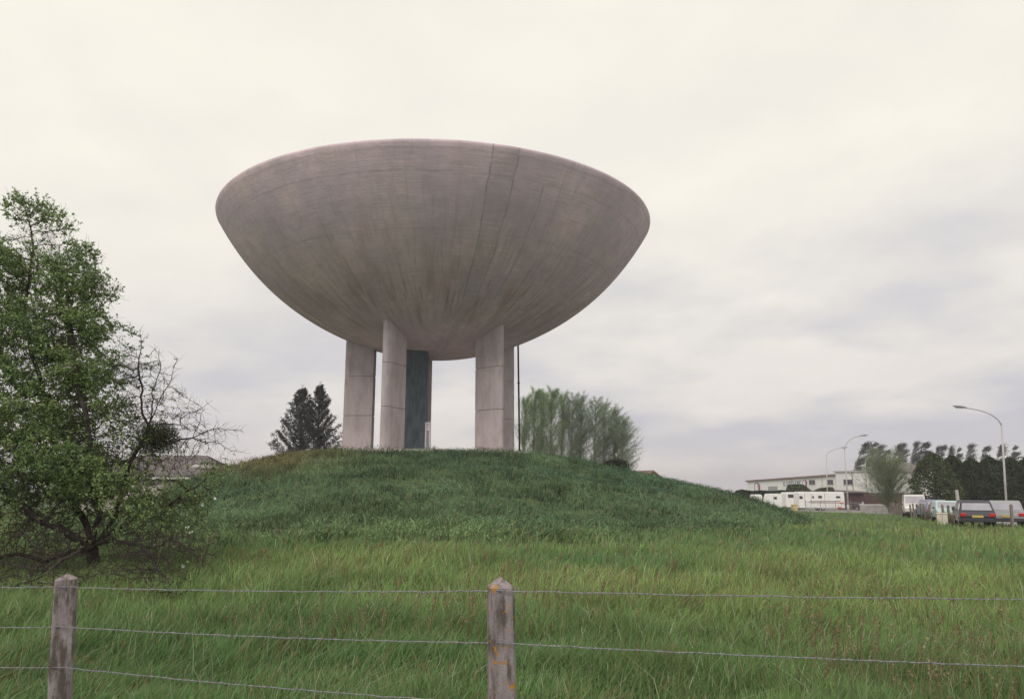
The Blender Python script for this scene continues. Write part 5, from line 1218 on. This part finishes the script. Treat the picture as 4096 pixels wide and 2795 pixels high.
# brown shed
def shed():
    Y = 116; a, b = at(3392, 1966, Y), at(3462, 1966, Y); g0 = gz(a.x, Y); L_ = b.x - a.x; H = a.z - g0
    E_ = empty('shed', (a.x, Y, g0), 0, 'low dark brown open shed right of the caravans', 'shed')
    MB().box2((0, .3, 0), (L_, 4, H - .15)).build('wall', M['dark_brown'], E_)
    MB().add([(-.2, -.3, H - .15), (L_ + .2, -.3, H - .15), (L_ + .2, 4.2, H + .1), (-.2, 4.2, H + .1), (-.2, -.3, H), (L_ + .2, -.3, H), (L_ + .2, 4.2, H + .25), (-.2, 4.2, H + .25)], [(0, 1, 2, 3), (4, 5, 6, 7), (0, 1, 5, 4), (1, 2, 6, 5), (2, 3, 7, 6), (3, 0, 4, 7)]).build('roof', M['roof_grey'], E_)
    for i in range(4): MB().box2((i * (L_ - .12) / 3, 0, 0), (i * (L_ - .12) / 3 + .12, .12, H - .14)).build('post', M['dark_brown'], E_)
shed()
def low_wall():
    Y = 91; a, b = at(3441, 2016, Y), at(3560, 2016, Y); g0 = gz(a.x, Y); H = a.z - g0
    E_ = empty('low_wall', (a.x, Y, g0 - .1), 0, 'pale low wall at the edge of the field, left of the willow trunk', 'wall')
    MB().box2((0, 0, 0), (b.x - a.x, .25, H)).build('masonry', M['low_wall'], E_, bevel=.02); MB().box2((-.05, -.05, H), (b.x - a.x + .05, .3, H + .1)).build('coping', M['white'], E_, bevel=.02)
low_wall()
# concrete garden wall joining house and evergreens
def back_wall():
    Y = 100; a, b = at(3455, 1967, Y), at(3700, 1967, Y); g0 = gz(a.x, Y)
    o = MB().box2((a.x, Y, g0 - .2), (b.x, Y + .2, a.z - .1)).build('board_fence', M['dark_brown']); tag(o, 'dark board fence behind the willow and the van', 'fence')
back_wall()
# metal railing before the caravans
def railing():
    n = 0; E_ = None; pts = [(3225, 100), (3445, 97)]
    a, b = at(3222, 2000, 100), at(3440, 2000, 96); g0 = gz(a.x, 98)
    E_ = empty('metal_railing', (a.x, a.y, g0), 0, 'grey metal railing with thin upright bars in front of the longest caravan', 'railing')
    v = Vector((b.x - a.x, b.y - a.y, 0)); L_ = v.length; u = v / L_; k = 0
    MB().tube([Vector((0, 0, 1.12)), v + Vector((0, 0, 1.12))], .025, 6).build('rail', M['lamp_grey'], E_); MB().tube([Vector((0, 0, .18)), v + Vector((0, 0, .18))], .025, 6).build('rail', M['lamp_grey'], E_)
    t = 0
    while t < L_:
        big = k % 10 == 0
        MB().tube([u * t, u * t + Vector((0, 0, 1.35 if big else 1.12))], .04 if big else .014, 6).build('bar' if not big else 'post', M['lamp_grey'], E_); t += .18; k += 1
        if k > 98: break
railing()
# wooden picket fence along the yard
def pickets():
    base = None; PG_ = 'upright wooden pickets of the yard fence'
    # fence line from near right to far left
    line = [(3560, 78), (3600, 70), (3650, 62), (3720, 54), (3800, 46.5), (3905, 41), (4110, 37)]
    E_ = empty('picket_fence', (0, 0, 0), 0, 'row of leaning weathered wooden fence posts in front of the parked cars', 'fence')
    org = at(line[0][0], 2000, line[0][1]); E_.location = (org.x, org.y, gz(org.x, org.y)); o = Vector(E_.location)
    pts = [at(px, 2000, Y) for px, Y in line]
    pts = [Vector((p.x, p.y, gz(p.x, p.y))) for p in pts]
    d = 0; step = 1.9; acc = 0; k = 0; prev = None
    for i in range(len(pts) - 1):
        L_ = (pts[i + 1] - pts[i]).length
        while acc < L_:
            p = pts[i].lerp(pts[i + 1], acc / L_) - o; h = rnd.uniform(1.0, 1.2) + .12 * (k % 7 == 0); lx, ly = rnd.gauss(0, .05), rnd.gauss(0, .04); w = rnd.uniform(.045, .06)
            r0 = [(p.x + w * a, p.y + w * b, p.z - .2) for a, b in ((-1, -1), (1, -1), (1, 1), (-1, 1))]; r1 = [(x + lx, y + ly, p.z + h) for x, y, _ in r0]; r2 = [(p.x + lx + w * .4 * a, p.y + ly + w * .4 * b, p.z + h + .05) for a, b in ((-1, -1), (1, -1), (1, 1), (-1, 1))]
            MB().loft([r0, r1, r2]).build('post', M['wood'], E_)
            acc += step * rnd.uniform(.85, 1.15); k += 1
        acc -= L_
    for hz in (.45, .85):
        pp = []
        for i in range(len(pts)): pp.append(pts[i] - o + Vector((0, .07, hz)))
        MB().tube(pp, .006, 5).build('fence_wire', M['wire'], E_)
    print('pickets', k)
pickets()
def slim_post(px, y0, Y, label, w=.1):
    p = at(px, y0, Y); g0 = gz(p.x, Y); E_ = MB().loft([[(w * a, w * b, 0) for a, b in ((-1, -1), (1, -1), (1, 1), (-1, 1))], [(w * .85 * a, w * .85 * b, p.z - g0 - .06) for a, b in ((-1, -1), (1, -1), (1, 1), (-1, 1))], [(w * .3 * a, w * .3 * b, p.z - g0) for a, b in ((-1, -1), (1, -1), (1, 1), (-1, 1))]]).build('concrete_post', M['low_wall'])
    E_.location = (p.x, Y, g0); tag(E_, label, 'post')
slim_post(3826, 1958, 60, 'tall pale post standing between the turquoise car and the navy hatchback'); slim_post(3693, 1970, 72, 'thin grey post just right of the off white van', .07)
def cream_box():
    Y = 45.5; a, b = at(3747, 2052, Y), at(3787, 2052, Y); g0 = gz(a.x, Y); w = b.x - a.x; h = a.z - g0
    E_ = empty('utility_box', ((a.x + b.x) / 2, Y, g0), headed(3767), 'small cream utility box behind the pickets, below the turquoise car', 'box')
    MB().box((0, 0, h / 2 - .02), (w * .94, .35, h - .04)).build('cabinet', M['wall_cream_light'], E_, bevel=.015); MB().box((0, 0, h), (w * 1.02, .4, .06)).build('lid', M['wall_cream_light'], E_, bevel=.015); MB().box2((-.008, -.19, .08), (.008, -.172, h - .08)).build('door_seam', M['trim'], E_)
M['wall_cream_light'] = mottled('cream_paint', (.62, .56, .48), (.70, .64, .56), 2, .7)
cream_box()
# tuft of dead stalks by the fence end
def dry_tufts():
    n = 2600; px = rng.uniform(3545, 3790, n); t = (px - 3545) / 245; Y = np.interp(px, [3545, 3650, 3790], [80, 61, 45]) + rng.uniform(-3.5, -.2, n)
    x = (px - 1970) / FPX * Y; blades(x, Y, rng.uniform(.35, .9, n) * 1.0, rng.uniform(.02, .045, n), rng.normal(.1, .2, n), rng.normal(0, .1, n), np.repeat(np.array([[.17, .14, .10]]), n, 0) * rng.uniform(.6, 1.3, (n, 1)),
           'dry_stalks', M['grass'], 'brownish dry stalks growing along the foot of the picket fence', 'dry stalks')
dry_tufts()
print('done')

# ------------------------------------------------------------------ thin haze volume, added to lift distant darks as film flare would
def haze():
    m = bpy.data.materials.new('flare_haze'); m.use_nodes = True; t = m.node_tree; t.nodes.clear()
    v = t.nodes.new('ShaderNodeVolumePrincipled'); v.inputs['Density'].default_value = .00065; v.inputs['Color'].default_value = (.86, .84, .94, 1); v.inputs['Anisotropy'].default_value = .2
    o = t.nodes.new('ShaderNodeOutputMaterial'); t.links.new(v.outputs[0], o.inputs['Volume'])
    h = MB().box2((-1500, -200, -6), (1500, 1500, 30)).build('haze', m); h['kind'] = 'stuff'
haze()
